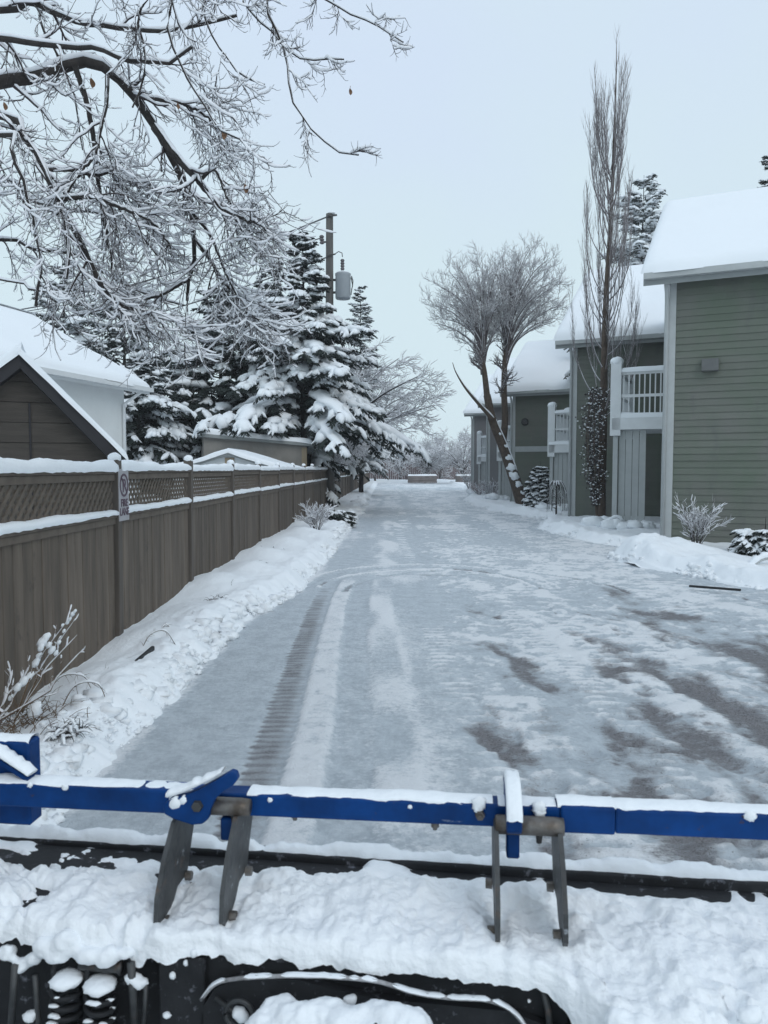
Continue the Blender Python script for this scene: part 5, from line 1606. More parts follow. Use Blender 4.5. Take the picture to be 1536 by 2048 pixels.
# poplar
Y = 21.4
base_ = P(1203, 1046, Y)
limbs = [(tp([(1203, 1050), (1203, 960), (1206, 860), (1208, 740), (1212, 600), (1222, 430), (1228, 280), (1232, 160), (1233, 78)], Y), .14, .006)]
prng = random.Random(9)
for k in range(64):
    ys_ = prng.uniform(330, 860); f = (760 - ys_) / 430
    x0 = 1208 + 14 * f; sd = prng.choice([-1, 1]); out = prng.uniform(10, 66) * (1 - .55 * f); hgt = prng.uniform(130, 260) * (1 - .15 * f)
    yq = Y + prng.uniform(-.5, .5) * (1 - f * .5)
    limbs.append((np.array([P(x0, ys_, Y), P(x0 + sd * out * .55, ys_ - hgt * .22, (Y + yq) / 2), P(x0 + sd * out * .9, ys_ - hgt * .55, yq), P(x0 + sd * out, max(80, ys_ - hgt), yq)]), .017, .005))
bare((base_[0], Y, 0), limbs, 'tall narrow bare poplar with bundled upright branches against the second townhouse', 202, [(9, .8, .5), (6, .42, .6)], 0.009, name='poplar_tree', barkm=M['bark_brown'], twigm=M['twig_pale'], trunk_n=8, t0=.30, lsnow=.012, spread=(.15, .42), bias=(0, 0, .8), bw=.5, trop=(0, 0, .35), rmin=.0035, wob=.14, lim_k=(6, 5), thin=1)

# frosted bare tree behind the pole, arching toward the lane
def rise(x, y, z, lean, hgt, n, seed, r0, spreadr):
    rg = np.random.default_rng(seed); out = []
    trunk_ = np.array([[x, y, 0], [x + lean * .1, y, hgt * .12], [x + lean * .25, y, hgt * .25]])
    out.append((trunk_, r0, r0 * .75))
    for k in range(n):
        a = 6.283 * (k + rg.uniform(-.3, .3)) / n
        rr_ = spreadr * rg.uniform(.5, 1.1); hh = hgt * rg.uniform(.65, 1.0) * (1.1 - .35 * rr_ / spreadr)
        p0 = trunk_[-1] - [0, 0, rg.uniform(0, hgt * .1)]
        p3 = np.array([x + lean + np.cos(a) * rr_, y + np.sin(a) * rr_, hh])
        p1 = p0 + np.array([(p3[0] - p0[0]) * .2, (p3[1] - p0[1]) * .2, (hh - p0[2]) * .4]); p2 = p0 + np.array([(p3[0] - p0[0]) * .6, (p3[1] - p0[1]) * .6, (hh - p0[2]) * .78])
        out.append((np.array([p0, p1, p2, p3]), r0 * .5, r0 * .08))
    return out


bare((-3.6, 40, 0), rise(-3.6, 40, 0, 1.3, 9.8, 11, 1, .2, 4.2), 'frost-covered bare tree arching out toward the lane right of the spruce', 203, [(9, 2.0, .45), (7, 1.0, .5), (5, .5, .6)], .022, t0=.25, bias=(.1, 0, .1), bw=.4, trop=(0, 0, -.05), trop2=(0, 0, .1), spread=(.4, .9), rmin=.008)
bare((-3.9, 56, 0), rise(-3.9, 56, 0, 1.8, 9.0, 11, 2, .2, 5.4), 'wide snow-covered bare tree reaching low over the lane far behind the pole', 204, [(9, 2.2, .45), (7, 1.2, .5), (5, .6, .6)], .028, t0=.25, bias=(.1, 0, 0), bw=.4, trop=(0, 0, -.1), trop2=(0, 0, .1), spread=(.4, .9), rmin=.010)
bare((-3.2, 33.5, 0), rise(-3.2, 33.5, 0, .3, 4.3, 12, 3, .09, 2.0), 'low snowy thicket-like bare tree just behind the fence past the pole', 205, [(9, 1.1, .5), (7, .6, .55), (5, .32, .6)], .02, t0=.2, bias=(.05, 0, 0), bw=.3, trop=(0, 0, -.12), spread=(.4, 1.0), rmin=.006)
bare((-4.4, 46, 0), rise(-4.4, 46, 0, .8, 5.2, 12, 4, .1, 3.0), 'second low snowy thicket-like bare tree farther along the fence', 206, [(9, 1.3, .5), (7, .7, .55), (5, .4, .6)], .024, t0=.2, bias=(.05, 0, 0), bw=.3, trop=(0, 0, -.12), spread=(.4, 1.0), rmin=.008)
# street trees across the end
for (px, Y, hgt, sp, sd, lab) in ((850, 88, 5.4, 3.0, 11, 'small pale bare shrub-tree growing out of the long planter'), (925, 86, 6.0, 3.4, 12, 'snowy multi-stemmed bare tree in the planter beside the farthest house'),
                                  (800, 98, 6.5, 4.2, 13, 'snow-blurred bare tree left of centre at the lane end'), (880, 101, 6.6, 4.6, 14, 'snow-blurred bare tree in the middle of the lane end'), (750, 92, 6.8, 4.2, 15, 'snow-blurred bare tree at the end of the long fence'),
                                  (965, 112, 8.5, 4.8, 16, 'hazy bare tree beyond the farthest townhouse'), (835, 125, 8.5, 5.5, 17, 'palest and most distant bare tree beyond the reddish fence')):
    x = ground_at(px, Y)
    bare((x, Y, 0), rise(x, Y, 0, 0, hgt, 9, sd, .14, sp), lab, 300 + sd, [(8, 1.7, .5), (6, .95, .6), (4, .5, .7)], .03, t0=.15, bias=(0, 0, 0), bw=.2, trop=(0, 0, -.12), spread=(.4, .95), rmin=.013, trunk_n=6, group='bare trees across the lane end')

# ------------------------------------------------------------------ snow plow in front of the camera
PY = R(5.5)
pu = np.array([math.cos(PY), -math.sin(PY), 0]); pv = np.array([math.sin(PY), math.cos(PY), 0]); pzv = np.array([0, 0, 1.0])
PO = P(768, 1615, 1.97); PO = np.array([PO[0], PO[1], 0.0])
ZB = P(768, 1615, 1.97)[2]
plow = empty('snow_plow', (PO[0], PO[1], 0), 'snow-caked black plow with a blue crossbar in the foreground', 'snow plow')


def LW_(u, v, z): return PO + pu * u + pv * v + pzv * z


def ray(px, py):
    return RM @ np.array([(px - 768) / F, (1024 - py) / F, -1.0])


CP = np.array([0, 0, H0])


def on_v(px, py, v):
    """(u, z) of a pixel on the plane at local v"""
    d = ray(px, py); t = ((PO + pv * v - CP) @ pv) / (d @ pv)
    q = CP + d * t
    return (q - PO) @ pu, q[2]


def on_u(px, py, u):
    d = ray(px, py); t = ((PO + pu * u - CP) @ pu) / (d @ pu)
    q = CP + d * t
    return (q - PO) @ pv, q[2]


def lbox(mb, u0, u1, v0, v1, z0, z1, b=0.004):
    m = MB(); m.rbox(u0, u1, v0, v1, z0, z1, b)
    for V in m.V:
        V[:] = PO + V[:, 0:1] * pu + V[:, 1:2] * pv + V[:, 2:3] * pzv
    mb.add(m.V[0], m.Q[0], m.T[0])
    return mb


def lplate(mb, poly, axis, c, th):
    """extruded polygon; axis 'u' -> poly in (v,z) at u=c ; axis 'v' -> poly in (u,z) at v=c"""
    n = len(poly); V = []
    for s in (-th / 2, th / 2):
        for (a, z) in poly:
            V.append(LW_(c + s, a, z) if axis == 'u' else LW_(a, c + s, z))
    Q = [[i, (i + 1) % n, n + (i + 1) % n, n + i] for i in range(n)]
    # fan from the centroid
    ca = np.mean([p[0] for p in poly]); cz_ = np.mean([p[1] for p in poly])
    T = []
    for s in (0, 1):
        V.append(LW_(c + (-th / 2, th / 2)[s], ca, cz_) if axis == 'u' else LW_(ca, c + (-th / 2, th / 2)[s], cz_))
        for i in range(n):
            f = [2 * n + s, s * n + i, s * n + (i + 1) % n]
            T.append(f if s else f[::-1])
    mb.add(V, Q, T)
    return mb


U = lambda px, v=0.0, py=1615: on_v(px, py, v)[0]
# the crossbar is tilted a little
zl = on_v(0, 1580, 0)[1]; zr_ = on_v(1536, 1645, 0)[1]
ul, ur = U(0, 0, 1580), U(1536, 0, 1645)
zbar = lambda u: zl + (zr_ - zl) * (u - ul) / (ur - ul)
TB_ = 0.066
def barseg(mb, ua, ub, w_, h_, dv_=0.0):
    mb.beam(LW_(ua, dv_, zbar(ua)), LW_(ub, dv_, zbar(ub)), w_, h_)
bar = MB()
barseg(bar, -1.35, U(372), TB_, TB_)
barseg(bar, U(372), U(1118), TB_ * .92, TB_ * .92)
barseg(bar, U(1118), U(1226), TB_ * 1.08, TB_ * 1.08)
barseg(bar, U(1226), 1.35, TB_, TB_)
xbar = bar.build('crossbar', M['blue'], plow)
bv = xbar.modifiers.new('bevel', 'BEVEL'); bv.width = .006; bv.segments = 2


def ridge_snow(mb, ua, ub, zf, v0, w_, t, seed, step=.012, lumpy=1.0):
    n = int((ub - ua) / step) + 2; us = np.linspace(ua, ub, n)
    a = np.linspace(-0.25, math.pi + .25, 12)
    k = len(a)
    hh = t * np.clip(-0.2 + 2.0 * fbm(us * 8, us * 0 + 3, seed, 5, .65) * lumpy, .12, 1.6)
    ww = w_ * (0.85 + 0.3 * fbm(us * 14, us * 0, seed + 3, 3))
    V = []
    for i, u in enumerate(us):
        for j in range(k):
            jit = 1 + 0.18 * (fbm(np.array([u * 40]), np.array([j * 1.3]), seed + 7, 2)[0] - .5)
            V.append(LW_(u, v0 + math.cos(a[j]) * ww[i] * .5 * jit, zf(u) + math.sin(a[j]) * hh[i] * jit))
    Q = [[i * k + j, (i + 1) * k + j, (i + 1) * k + j + 1, i * k + j + 1] for i in range(n - 1) for j in range(k - 1)]
    mb.add(V, Q)


s = MB()
ridge_snow(s, -1.35, U(372), lambda u: zbar(u) + TB_ / 2 - .003, .004, TB_ * .98, .009, 1)
ridge_snow(s, U(500), U(985), lambda u: zbar(u) + TB_ * .46 - .003, .004, TB_ * 0.96, .011, 2)
ridge_snow(s, U(995), U(1110), lambda u: zbar(u) + TB_ * .46 - .003, .004, TB_ * 0.96, .013, 3)
ridge_snow(s, U(1112), U(1226), lambda u: zbar(u) + TB_ * .54 - .003, .004, TB_ * 1.04, .010, 4)
ridge_snow(s, U(1226), 1.35, lambda u: zbar(u) + TB_ / 2 - .003, .004, TB_ * .98, .010, 5)
s.build('crossbar_snow', M['snow'], xbar, smooth=True)
# clumps of snow stuck to the bar front
rg = np.random.default_rng(8); C = []; 
for (x, y, r_) in ((958, 1606, .017), (957, 1616, .013), (1078, 1614, .016), (1080, 1626, .013), (352, 1596, .018), (378, 1590, .018), (1500, 1632, .014), (540, 1600, .006), (820, 1614, .005), (60, 1570, .007), (130, 1575, .008)):
    u_, z_ = on_v(x, y, -.036); C.append((*LW_(u_, -.036, z_), r_))
C = np.array(C); s = MB(); r_ = C[:, 3:4]
s.add(*lumps(C[:, :3], r_ * np.array([[1.1, 0, 0]]), r_ * np.array([[0, .45, 0]]), r_ * np.array([[0, 0, 1.1]]), rg, 11, 8, .28)); s.build('stuck_snow', M['snow'], xbar, smooth=True)
mb = MB()
for (x, y) in ((960, 1629),):
    u_, z_ = on_v(x, y, -.034)
    mb.cyl(LW_(u_, -.034, z_), LW_(u_, -.046, z_), .014, .012, 6); mb.cyl(LW_(u_, -.046, z_), LW_(u_, -.056, z_), .007, .006, 8)
mb.build('bolt', M['pin'], xbar)
for (x, y) in ((590, 1631), (870, 1650)):
    u_, z_ = on_v(x, y, -.01)
    mb = MB(); mb.cyl(LW_(u_, -.01, z_ + .02), LW_(u_, -.01, z_ - .004), .011, .011, 8); mb.cyl(LW_(u_, -.01, z_ - .0045), LW_(u_, -.01, z_ - .012), .007, .006, 8)
    mb.build('grease_nipple', M['pin'], xbar)

# blue upright at the left end with snow lying on its brace
mb = MB(); u0, z0 = on_v(-60, 1652, .02); u1, z1 = on_v(50, 1490, .02)
lbox(mb, u0, u1, .037, .10, z0, z1, .006); upr = mb.build('blue_upright', M['blue'], plow)
s = MB(); ridge_snow(s, u0 + .02, u1 - .002, lambda u: z1 - .003, .07, .06, .016, 11); s.build('upright_snow', M['snow'], upr, smooth=True)
mb = MB(); qa = LW_(*[on_v(-70, 1470, .02)[0], .02, on_v(-70, 1470, .02)[1]]); qb = LW_(*[on_v(62, 1557, .0)[0], .0, on_v(62, 1557, .0)[1]])
mb.beam(qa, qb, .03, .012); br = mb.build('diagonal_brace', M['blue'], plow)
s = MB(); V, Q = snow_arrays(np.array([[qa + (qb - qa) * f + [0, 0, .004] for f in np.linspace(0, 1, 18)]]), np.full((1, 18), .014), .016, rg, 8, steep=.99); s.add(V, Q); s.build('brace_snow', M['snow'], br, smooth=True)

# four mounting plates (same outline), seen from their right side at the left pair
uA = U(367, 0, 1640)
polA = [on_u(x, y, uA) for (x, y) in ((349, 1642), (360, 1622), (380, 1618), (389, 1630), (383, 1668), (373, 1742), (354, 1768), (344, 1806), (334, 1830), (318, 1856), (314, 1850), (316, 1795), (330, 1715))]
v0_ = np.mean([p[0] for p in polA[:5]])
plates = [(uA, 0, 'grey_steel'), (U(487, 0, 1640), .0, 'grey_steel'), (U(990, 0, 1650), 0, 'grey_steel'), (U(1113, 0, 1660), 0, 'grey_steel')]
for i, (uc, dz, m_) in enumerate(plates):
    sh = zbar(uc) - zbar(uA) + (0.022 if i in (1, 2, 3) else 0)
    mb = MB(); lplate(mb, [(a - .01, z + sh) for a, z in polA], 'u', uc, .012)
    pl = mb.build('mounting_plate', M[m_], plow)
    # weld lip on its right edge and bolts
    mb = MB()
    for f in ((5, .35), (8, .5)):
        a, z = polA[f[0]]
        uo = -1 if i >= 2 else 1
        mb.cyl(LW_(uc + .0065 * uo, a - .022, z + sh), LW_(uc + .024 * uo, a - .022, z + sh), .013, .012, 6)
    mb.build('plate_bolt', M['pin'], pl)
# pins between the plates
for (xa, xb, y, r_) in ((418, 487, 1611, .0235), (990, 1113, 1648, .024)):
    ua, za = on_v(xa, y, -.055); ub, zb = on_v(xb, y + (xb - xa) * .045, -.055)
    mb = MB(); mb.tube([LW_(ua, -.055, za), LW_(ua + .004, -.055, za), LW_(ub - .008, -.055, zb), LW_(ub + .018, -.055, zb)], [r_ * .85, r_, r_, r_ * .9], 20)
    pn = mb.build('hinge_pin', M['pin'], plow, smooth=True)
    mb = MB(); um = ua + (ub - ua) * .72; zm = za + (zb - za) * .72; mb.cyl(LW_(um, -.055, zm - r_ + .004), LW_(um, -.055, zm - r_ - .02), .009, .007, 8); mb.build('lock_bolt', M['steel'], pn)
# left blue latch lever
pol = [on_v(x, y, -.075) for (x, y) in ((329, 1606), (345, 1594), (372, 1588), (396, 1578), (430, 1560), (464, 1540), (474, 1543), (478, 1556), (470, 1566), (448, 1580), (432, 1596), (424, 1616), (420, 1634), (408, 1644), (388, 1646), (350, 1634), (332, 1624))]
mb = MB(); lplate(mb, pol, 'v', -.075, .028); lat = mb.build('latch_lever', M['blue'], plow)
bv = lat.modifiers.new('bevel', 'BEVEL'); bv.width = .004; bv.segments = 2
s = MB()
pts = np.array([LW_(*[on_v(x, y, -.07)[0], -.07, on_v(x, y, -.07)[1]]) for (x, y) in ((340, 1597), (365, 1589), (392, 1578), (425, 1562), (452, 1546))])
q = resample(pts, 20)[None]; V, Q = snow_arrays(q, np.full((1, 20), .013), np.linspace(.022, .007, 20)[None], rg, 8, steep=.99); s.add(V, Q)
for (x, y, r_) in ((352, 1606, .020), (368, 1600, .014)):
    u_, z_ = on_v(x, y, -.085); c_ = LW_(u_, -.085, z_); s.add(*lumps(c_[None], np.array([[r_, 0, 0]]), np.array([[0, r_ * .5, 0]]), np.array([[0, 0, r_]]), rg, 8, 6, .2))
s.build('lever_snow', M['snow'], lat, smooth=True)
mb = MB()
u0, z1 = on_v(446, 1628, -.02); u1, z0 = on_v(474, 1674, -.02); lbox(mb, u0, u1, -.045, .0, z0, z1, .004); mb.build('latch_tab', M['blue'], plow)
mb = MB(); u_, z_ = on_v(404, 1612, -.09); mb.cyl(LW_(u_ - .012, -.089, z_), LW_(u_ - .012, -.10, z_), .016, .014, 6); mb.build('latch_bolt', M['steel'], lat)
# right blue lug, capped with snow
u0, zb0 = on_v(1013, 1668, -.10); u1, zt0 = on_v(1042, 1580, -.06)
mb = MB(); polR = [(-.115, zb0 + .012), (-.10, zb0), (.0, zb0 - .002), (.05, zb0 + .02), (.055, zt0 - .012), (.03, zt0), (-.03, zt0), (-.09, zt0 - .03), (-.118, zb0 + .05)]
lplate(mb, polR, 'u', (u0 + u1) / 2, u1 - u0); lug = mb.build('lift_lug', M['blue'], plow)
bv = lug.modifiers.new('bevel', 'BEVEL'); bv.width = .005; bv.segments = 2
mb = MB(); u2, z2 = on_v(1012, 1708, -.02); u3, z3 = on_v(1038, 1672, -.02); lbox(mb, u2, u3, -.045, .0, z2, z3 + .02, .004); mb.build('lower_tab', M['blue'], lug)
s = MB(); uc = (u0 + u1) / 2
V = []; Q = []; prof = [(.06, zt0 - .03), (.05, zt0 + .006), (.02, zt0 + .017), (-.03, zt0 + .017), (-.07, zt0 + .003), (-.10, zt0 - .018), (-.124, zb0 + .058), (-.127, zb0 + .045)]
for j, (v_, z_) in enumerate(prof):
    for i, f in enumerate((-1.06, -1.0, -.75, -.3, .3, .75, 1.0, 1.06)):
        n_ = 0.0025 * math.sin(i * 2.1 + j * 1.7)
        dip = 0.0 if abs(f) <= .8 else (-.004 if abs(f) <= 1 else -.012)
        V.append(LW_(uc + f * (u1 - u0) / 2, v_ + (n_ if j < 7 else 0) - dip * (.6 if j > 4 else 0) , z_ + dip * (1 if 0 < j < 5 else .4) + n_))
Q = [[j * 8 + i, j * 8 + i + 1, (j + 1) * 8 + i + 1, (j + 1) * 8 + i] for j in range(7) for i in range(7)]
s.add(V, Q); s.build('lug_snow', M['snow'], lug, smooth=True)

# moldboard top rail
VR = 0.21
za_, zb_ = on_v(0, 1680, VR)[1], on_v(1536, 1772, VR)[1]; ua_, ub_ = on_v(0, 1680, VR)[0], on_v(1536, 1772, VR)[0]
zrail = lambda u: za_ + (zb_ - za_) * (u - ua_) / (ub_ - ua_)
mb = MB(); mb.beam(LW_(-1.5, VR, zrail(-1.5)), LW_(1.5, VR, zrail(1.5)), .05, .044)
rail_o = mb.build('moldboard_rail', M['black'], plow)
bv = rail_o.modifiers.new('bevel', 'BEVEL'); bv.width = .006; bv.segments = 2
s = MB(); ridge_snow(s, -1.5, 1.5, lambda u: zrail(u) + .017, VR + .004, .046, .024, 21, step=.008, lumpy=1.5)
s.build('rail_snow', M['snow'], rail_o, smooth=True)
mb = MB()
prof = [(VR + .03, zrail(0) - .02), (VR + .10, zrail(0) - .16), (VR + .11, zrail(0) - .34), (VR + .04, .05), (VR + .02, .05), (VR + .085, zrail(0) - .34), (VR + .075, zrail(0) - .16), (VR + .01, zrail(0) - .02)]
lplate(mb, prof, 'u', 0, 3.0); mb.build('moldboard', M['black'], plow)

# snow heaped on the deck behind the moldboard
us = np.arange(-1.3, 1.3, .0065); n_ = 96
vf = np.interp(us, [-1.5, -.62, -.5, -.2, .3, .42, .6, 1.0, 1.5], [-.17, -.19, -.215, -.20, -.215, -.24, -.36, -.37, -.36]) + .05 * (fbm(us * 7, us * 0, 31, 4) - .5)
tt = np.linspace(0, 1, n_)
UU, TT = np.meshgrid(us, tt); VF = np.broadcast_to(vf, UU.shape)
tv0 = np.clip(TT / .86, 0, 1)
VV = (VR - .026) + (VF - (VR - .026)) * tv0
zdeck = np.interp(UU, [-1.5, -.5, .4, 1.5], [.515, .50, .495, .475])
heap = 0.03 * (fbm(UU * 4, VV * 5, 33, 4) - .45) + 0.055 * (fbm(UU * 13, VV * 8, 34, 5, .6) - .5) + 0.015 * (fbm(UU * 34, VV * 26, 35, 4, .6) - .5)
zr_edge = np.interp(UU, [-1.5, 1.5], [zrail(-1.5), zrail(1.5)]) - .014
edge_var = 0.10 * (fbm(UU * 4, UU * 0, 36, 4, .6) - .42)
# bare patches: left strip, round the plates, along the front and low on the right
bare_ = 0.045 * sm(.50, .68, fbm(UU * 5, VV * 9 + UU * 2, 133, 5, .6)) * (.35 + .65 * (1 - sm(-.62, -.42, UU))) + .03 * (1 - sm(-.75, -.5, UU)) * sm(.05, .3, tv0) * (1 - sm(.3, .5, tv0))
bare_ += 0.05 * sm(.45, .65, fbm(UU * 6, VV * 10, 135, 5, .6)) * sm(.45, .7, UU) * sm(.55, .9, tv0)
heap = heap - bare_
Z = zdeck + heap * sm(0, .2, tv0) + 0.015 * np.exp(-((tv0 - .55) / .3) ** 2)
Z = Z * sm(0, .3, tv0) + (zr_edge + edge_var) * (1 - sm(0, .3, tv0))
k = np.clip((TT - .80) / .20, 0, 1)
droopl = np.interp(us, [-1.5, -.6, .38, .5, .9, 1.5], [.06, .06, .05, .11, .09, .09])
droop_ = np.broadcast_to(droopl + .05 * (fbm(us * 9, us * 0, 37, 3) - .5), UU.shape)
Z = Z - droop_ * k ** 1.8
VV = VV + .03 * (1 - (1 - k) ** 2) * -1 * (k > 0) + .015 * (fbm(UU * 22, TT * 20, 39, 3) - .5) * k
# gaps at the mounting plates: melted grooves
for uc, dz, m_ in plates:
    Z -= .012 * np.exp(-((UU - uc - .012) / .016) ** 2) * (tv0 < .95)
Vd = np.stack([PO[0] + UU * pu[0] + VV * pv[0], PO[1] + UU * pu[1] + VV * pv[1], Z], -1).reshape(-1, 3)
i = np.arange(n_ - 1)[:, None] * len(us) + np.arange(len(us) - 1)[None]
Qd = np.stack([i, i + len(us), i + len(us) + 1, i + 1], -1).reshape(-1, 4)
mb = MB(); zp0 = [np.interp(u_, [-1.5, -.5, .4, 1.5], [.515, .50, .495, .475]) - .022 for u_ in (-1.3, 1.3)]
mb.hexa([LW_(-1.3, -.16, zp0[0] - .01), LW_(1.3, -.16, zp0[1] - .01), LW_(1.3, VR - .03, zp0[1] - .01), LW_(-1.3, VR - .03, zp0[0] - .01), LW_(-1.3, -.16, zp0[0]), LW_(1.3, -.16, zp0[1]), LW_(1.3, VR - .03, zp0[1]), LW_(-1.3, VR - .03, zp0[0])])
mb.build('deck_plate', M['black'], plow)
s = MB(); s.add(Vd, Qd); s.build('deck_snow', M['snow_dirty'], plow, smooth=True)
rg = np.random.default_rng(44)
# black frame under the deck; full-width dark box added for the void's shade
mb = MB()
lbox(mb, U(318, -.22, 1900), U(1142, -.22, 1930), -.21, -.15, .16, .44, .006)
lbox(mb, -1.5, 1.5, -.149, -.09, .1, .46, .004)
lbox(mb, U(1152, -.3, 1990), 1.3, -.33, -.215, .1, .37, .006)
fr = mb.build('frame_and_void_box', M['black'], plow)
mb = MB()
ua0, ub0 = U(312, -.25, 1950), U(404, -.25, 1950)
lbox(mb, ua0, ub0, -.235, -.2105, .12, .445, .004); pd_ = mb.build('spring_mount', M['black'], plow)
mb = MB(); rg = np.random.default_rng(5)
for (x, y) in ((342, 1908), (388, 1906), (346, 1950), (372, 1925)):
    u_, z_ = on_v(x, y, -.236); c_ = LW_(u_, -.238, z_); r1 = rg.uniform(.006, .012)
    mb.add(*lumps(c_[None], np.array([[r1, 0, 0]]), np.array([[0, .006, 0]]), np.array([[0, 0, r1 * 1.4]]), rg, 8, 6, .2))
mb.build('mount_snow', M['snow'], pd_, smooth=True)
# arched guard plate with its snowy rim
mb = MB(); arch = [on_v(x, y, -.23) for (x, y) in ((400, 2060), (408, 2010), (430, 1975), (470, 1958), (530, 1955), (600, 1958), (680, 1978), (760, 1996), (900, 2008), (1020, 2020), (1120, 2060), (1120, 2110), (400, 2110))]
lplate(mb, arch, 'v', -.225, .02); gd = mb.build('guard_plate', M['black'], plow)
# cable
cp = np.array([LW_(*[on_v(x, y, -.262)[0], -.262, on_v(x, y, -.262)[1]]) for (x, y) in ((402, 2000), (425, 1972), (455, 1960), (520, 1954), (600, 1952), (690, 1956), (760, 1964), (830, 1986), (900, 1996), (975, 2001), (1020, 2020), (1050, 2052), (1070, 2090))])
q = resample(cp, 60); mb = MB(); mb.tube(q, .0048, 8); cb = mb.build('control_cable', M['hose'], plow, smooth=True)
s = MB(); V, Q = snow_arrays(q[None], np.full((1, 60), .0035), .0022 * (.2 + 1.6 * rg.random((1, 60))), rg, 7, steep=.99); s.add(V, Q); s.build('cable_snow', M['snow'], cb, smooth=True)
# coil springs
for (x, ytop) in ((135, 1962), (202, 1972)):
    u_, zt_ = on_v(x, ytop, -.24); r_ = .034; th = np.linspace(0, 2 * math.pi * 9, 200)
    pts = np.array([LW_(u_ + math.cos(t) * r_, -.245 + math.sin(t) * r_, zt_ - .026 * t / (2 * math.pi)) for t in th])
    mb = MB(); mb.tube(pts, .0068, 7); sp_ = mb.build('coil_spring', M['black'], plow, smooth=True)
    s = MB(); s.add(*lumps(LW_(u_, -.245, zt_ + .008)[None], np.array([[.04, 0, 0]]), np.array([[0, .04, 0]]), np.array([[0, 0, .016]]), rg, 12, 7, .1))
    rr_ = rg.random(26)
    tq = th[rg.integers(15, 199, 26)]
    Cq = np.array([LW_(u_ + math.cos(t) * r_, -.248 + math.sin(t) * r_, zt_ + .005 - .026 * t / (2 * math.pi)) for t in tq if math.sin(t) < .1])
    rq = rg.uniform(.004, .010, len(Cq))[:, None]
    s.add(*lumps(Cq, rq * np.array([[1.6, 0, 0]]), rq * np.array([[0, .8, 0]]), rq * np.array([[0, 0, .6]]), rg, 6, 5, .2))
    s.build('spring_snow', M['snow'], sp_, smooth=True)
    mb = MB(); hk = np.array([LW_(u_ - .034, -.245, zt_ + .0), LW_(u_ - .036, -.235, zt_ + .035), LW_(u_ - .01, -.21, zt_ + .052), LW_(u_ + .02, -.19, zt_ + .045)]); mb.tube(resample(hk, 14), .0068, 7); mb.build('spring_hook', M['black'], sp_, smooth=True)
mb = MB(); u_, z_ = on_v(228, 1935, -.23); mb.tube([LW_(u_ - .09, -.23, z_), LW_(u_ + .012, -.23, z_), LW_(u_ + .02, -.23, z_)], [.012, .012, .018], 8); mb.build('spring_rod', M['grey_steel'], plow, smooth=True)
# snow clumps over and below the springs and in the lower bay
s = MB(); cl = []
for (x, y, v, r_) in ((95, 1895, -.225, .030), (135, 1885, -.225, .036), (118, 1910, -.235, .026), (175, 1908, -.235, .028), (215, 1912, -.235, .028), (250, 1905, -.23, .022), (45, 1930, -.22, .022), (15, 1905, -.21, .024), (70, 1915, -.22, .02), (265, 1955, -.235, .02), (283, 1965, -.235, .018), (60, 2030, -.24, .02),
                      (560, 2030, -.30, .045), (600, 2045, -.33, .05), (650, 2040, -.32, .05), (690, 2055, -.34, .05), (730, 2048, -.33, .05), (780, 2040, -.33, .045), (820, 2055, -.34, .05), (700, 1998, -.25, .016), (536, 2060, -.33, .05), (655, 2005, -.3, .014), (745, 2010, -.3, .014),
                      (1165, 2010, -.24, .02), (1158, 1985, -.24, .018), (1172, 1960, -.24, .018), (1155, 2035, -.24, .02), (1058, 2003, -.225, .008), (760, 1938, -.215, .016), (480, 2030, -.25, .02), (1240, 2040, -.36, .03), (1280, 2050, -.37, .025), (1420, 2040, -.36, .02), (1500, 2030, -.36, .025), (335, 2030, -.24, .012)):
    u_, z_ = on_v(x, y, v); cl.append((*LW_(u_, v, z_), r_))
cl = np.array(cl); r_ = cl[:, 3:4]
s.add(*lumps(cl[:, :3], r_ * np.array([[1.15, 0, 0]]), r_ * np.array([[0, .9, 0]]), r_ * np.array([[0, 0, .9]]), rg, 14, 10, .09)); pko = s.build('packed_snow', M['snow'], plow, smooth=True)
md = pko.modifiers.new('remesh', 'REMESH'); md.mode = 'VOXEL'; md.voxel_size = .006; md.use_smooth_shade = True
md = pko.modifiers.new('smooth', 'SMOOTH'); md.iterations = 14; md.factor = .6
tx = bpy.data.textures.new('clump', 'CLOUDS'); tx.noise_scale = .035; tx.noise_depth = 3
md = pko.modifiers.new('rough', 'DISPLACE'); md.texture = tx; md.strength = .022; md.mid_level = .5; md.texture_coords = 'GLOBAL'
mb = MB()
for (x) in (757, 868 + 20):
    u_, z_ = on_v(x, 1995, -.335); mb.cyl(LW_(u_, -.39, z_ - .02), LW_(u_ - .004, -.39, z_ - .2), .004, .004, 6)
mb.build('retaining_wire', M['grey_steel'], plow)
for (xa, ya, xb, yb, v_, r__) in ((30, 1930, 22, 2060, -.235, .009), (70, 1950, 78, 2060, -.232, .007), (262, 1925, 270, 2060, -.238, .010), (292, 1960, 286, 2060, -.232, .006), (430, 1995, 520, 2060, -.242, .006), (1085, 1975, 1100, 2060, -.232, .008)):
    ua_1, za_1 = on_v(xa, ya, v_); ub_1, zb_1 = on_v(xb, yb, v_)
    mb = MB(); mb.tube([LW_(ua_1, v_, za_1), LW_((ua_1 + ub_1) / 2 + .004, v_ - .006, (za_1 + zb_1) / 2), LW_(ub_1, v_, zb_1)], r__, 8); mb.build('linkage_rod', M['grey_steel'], plow, smooth=True)
for x in ():
    u_, z_ = on_v(x, 2030, -.52)
    mb = MB(); lbox(mb, u_ - .012, u_ + .012, -.545, -.525, z_ - .2, z_ - .0, .003); mb.build('skid_bracket', M['black'], plow)
# hub ring low in the bay
mb = MB(); u_, z_ = on_v(478, 2028, -.262)
th = np.linspace(0, 2 * math.pi, 30); mb.tube(np.array([LW_(u_ + math.cos(t) * .034, -.262, z_ + math.sin(t) * .034) for t in th]), .006, 6); mb.build('hub_ring', M['grey_steel'], plow, smooth=True)


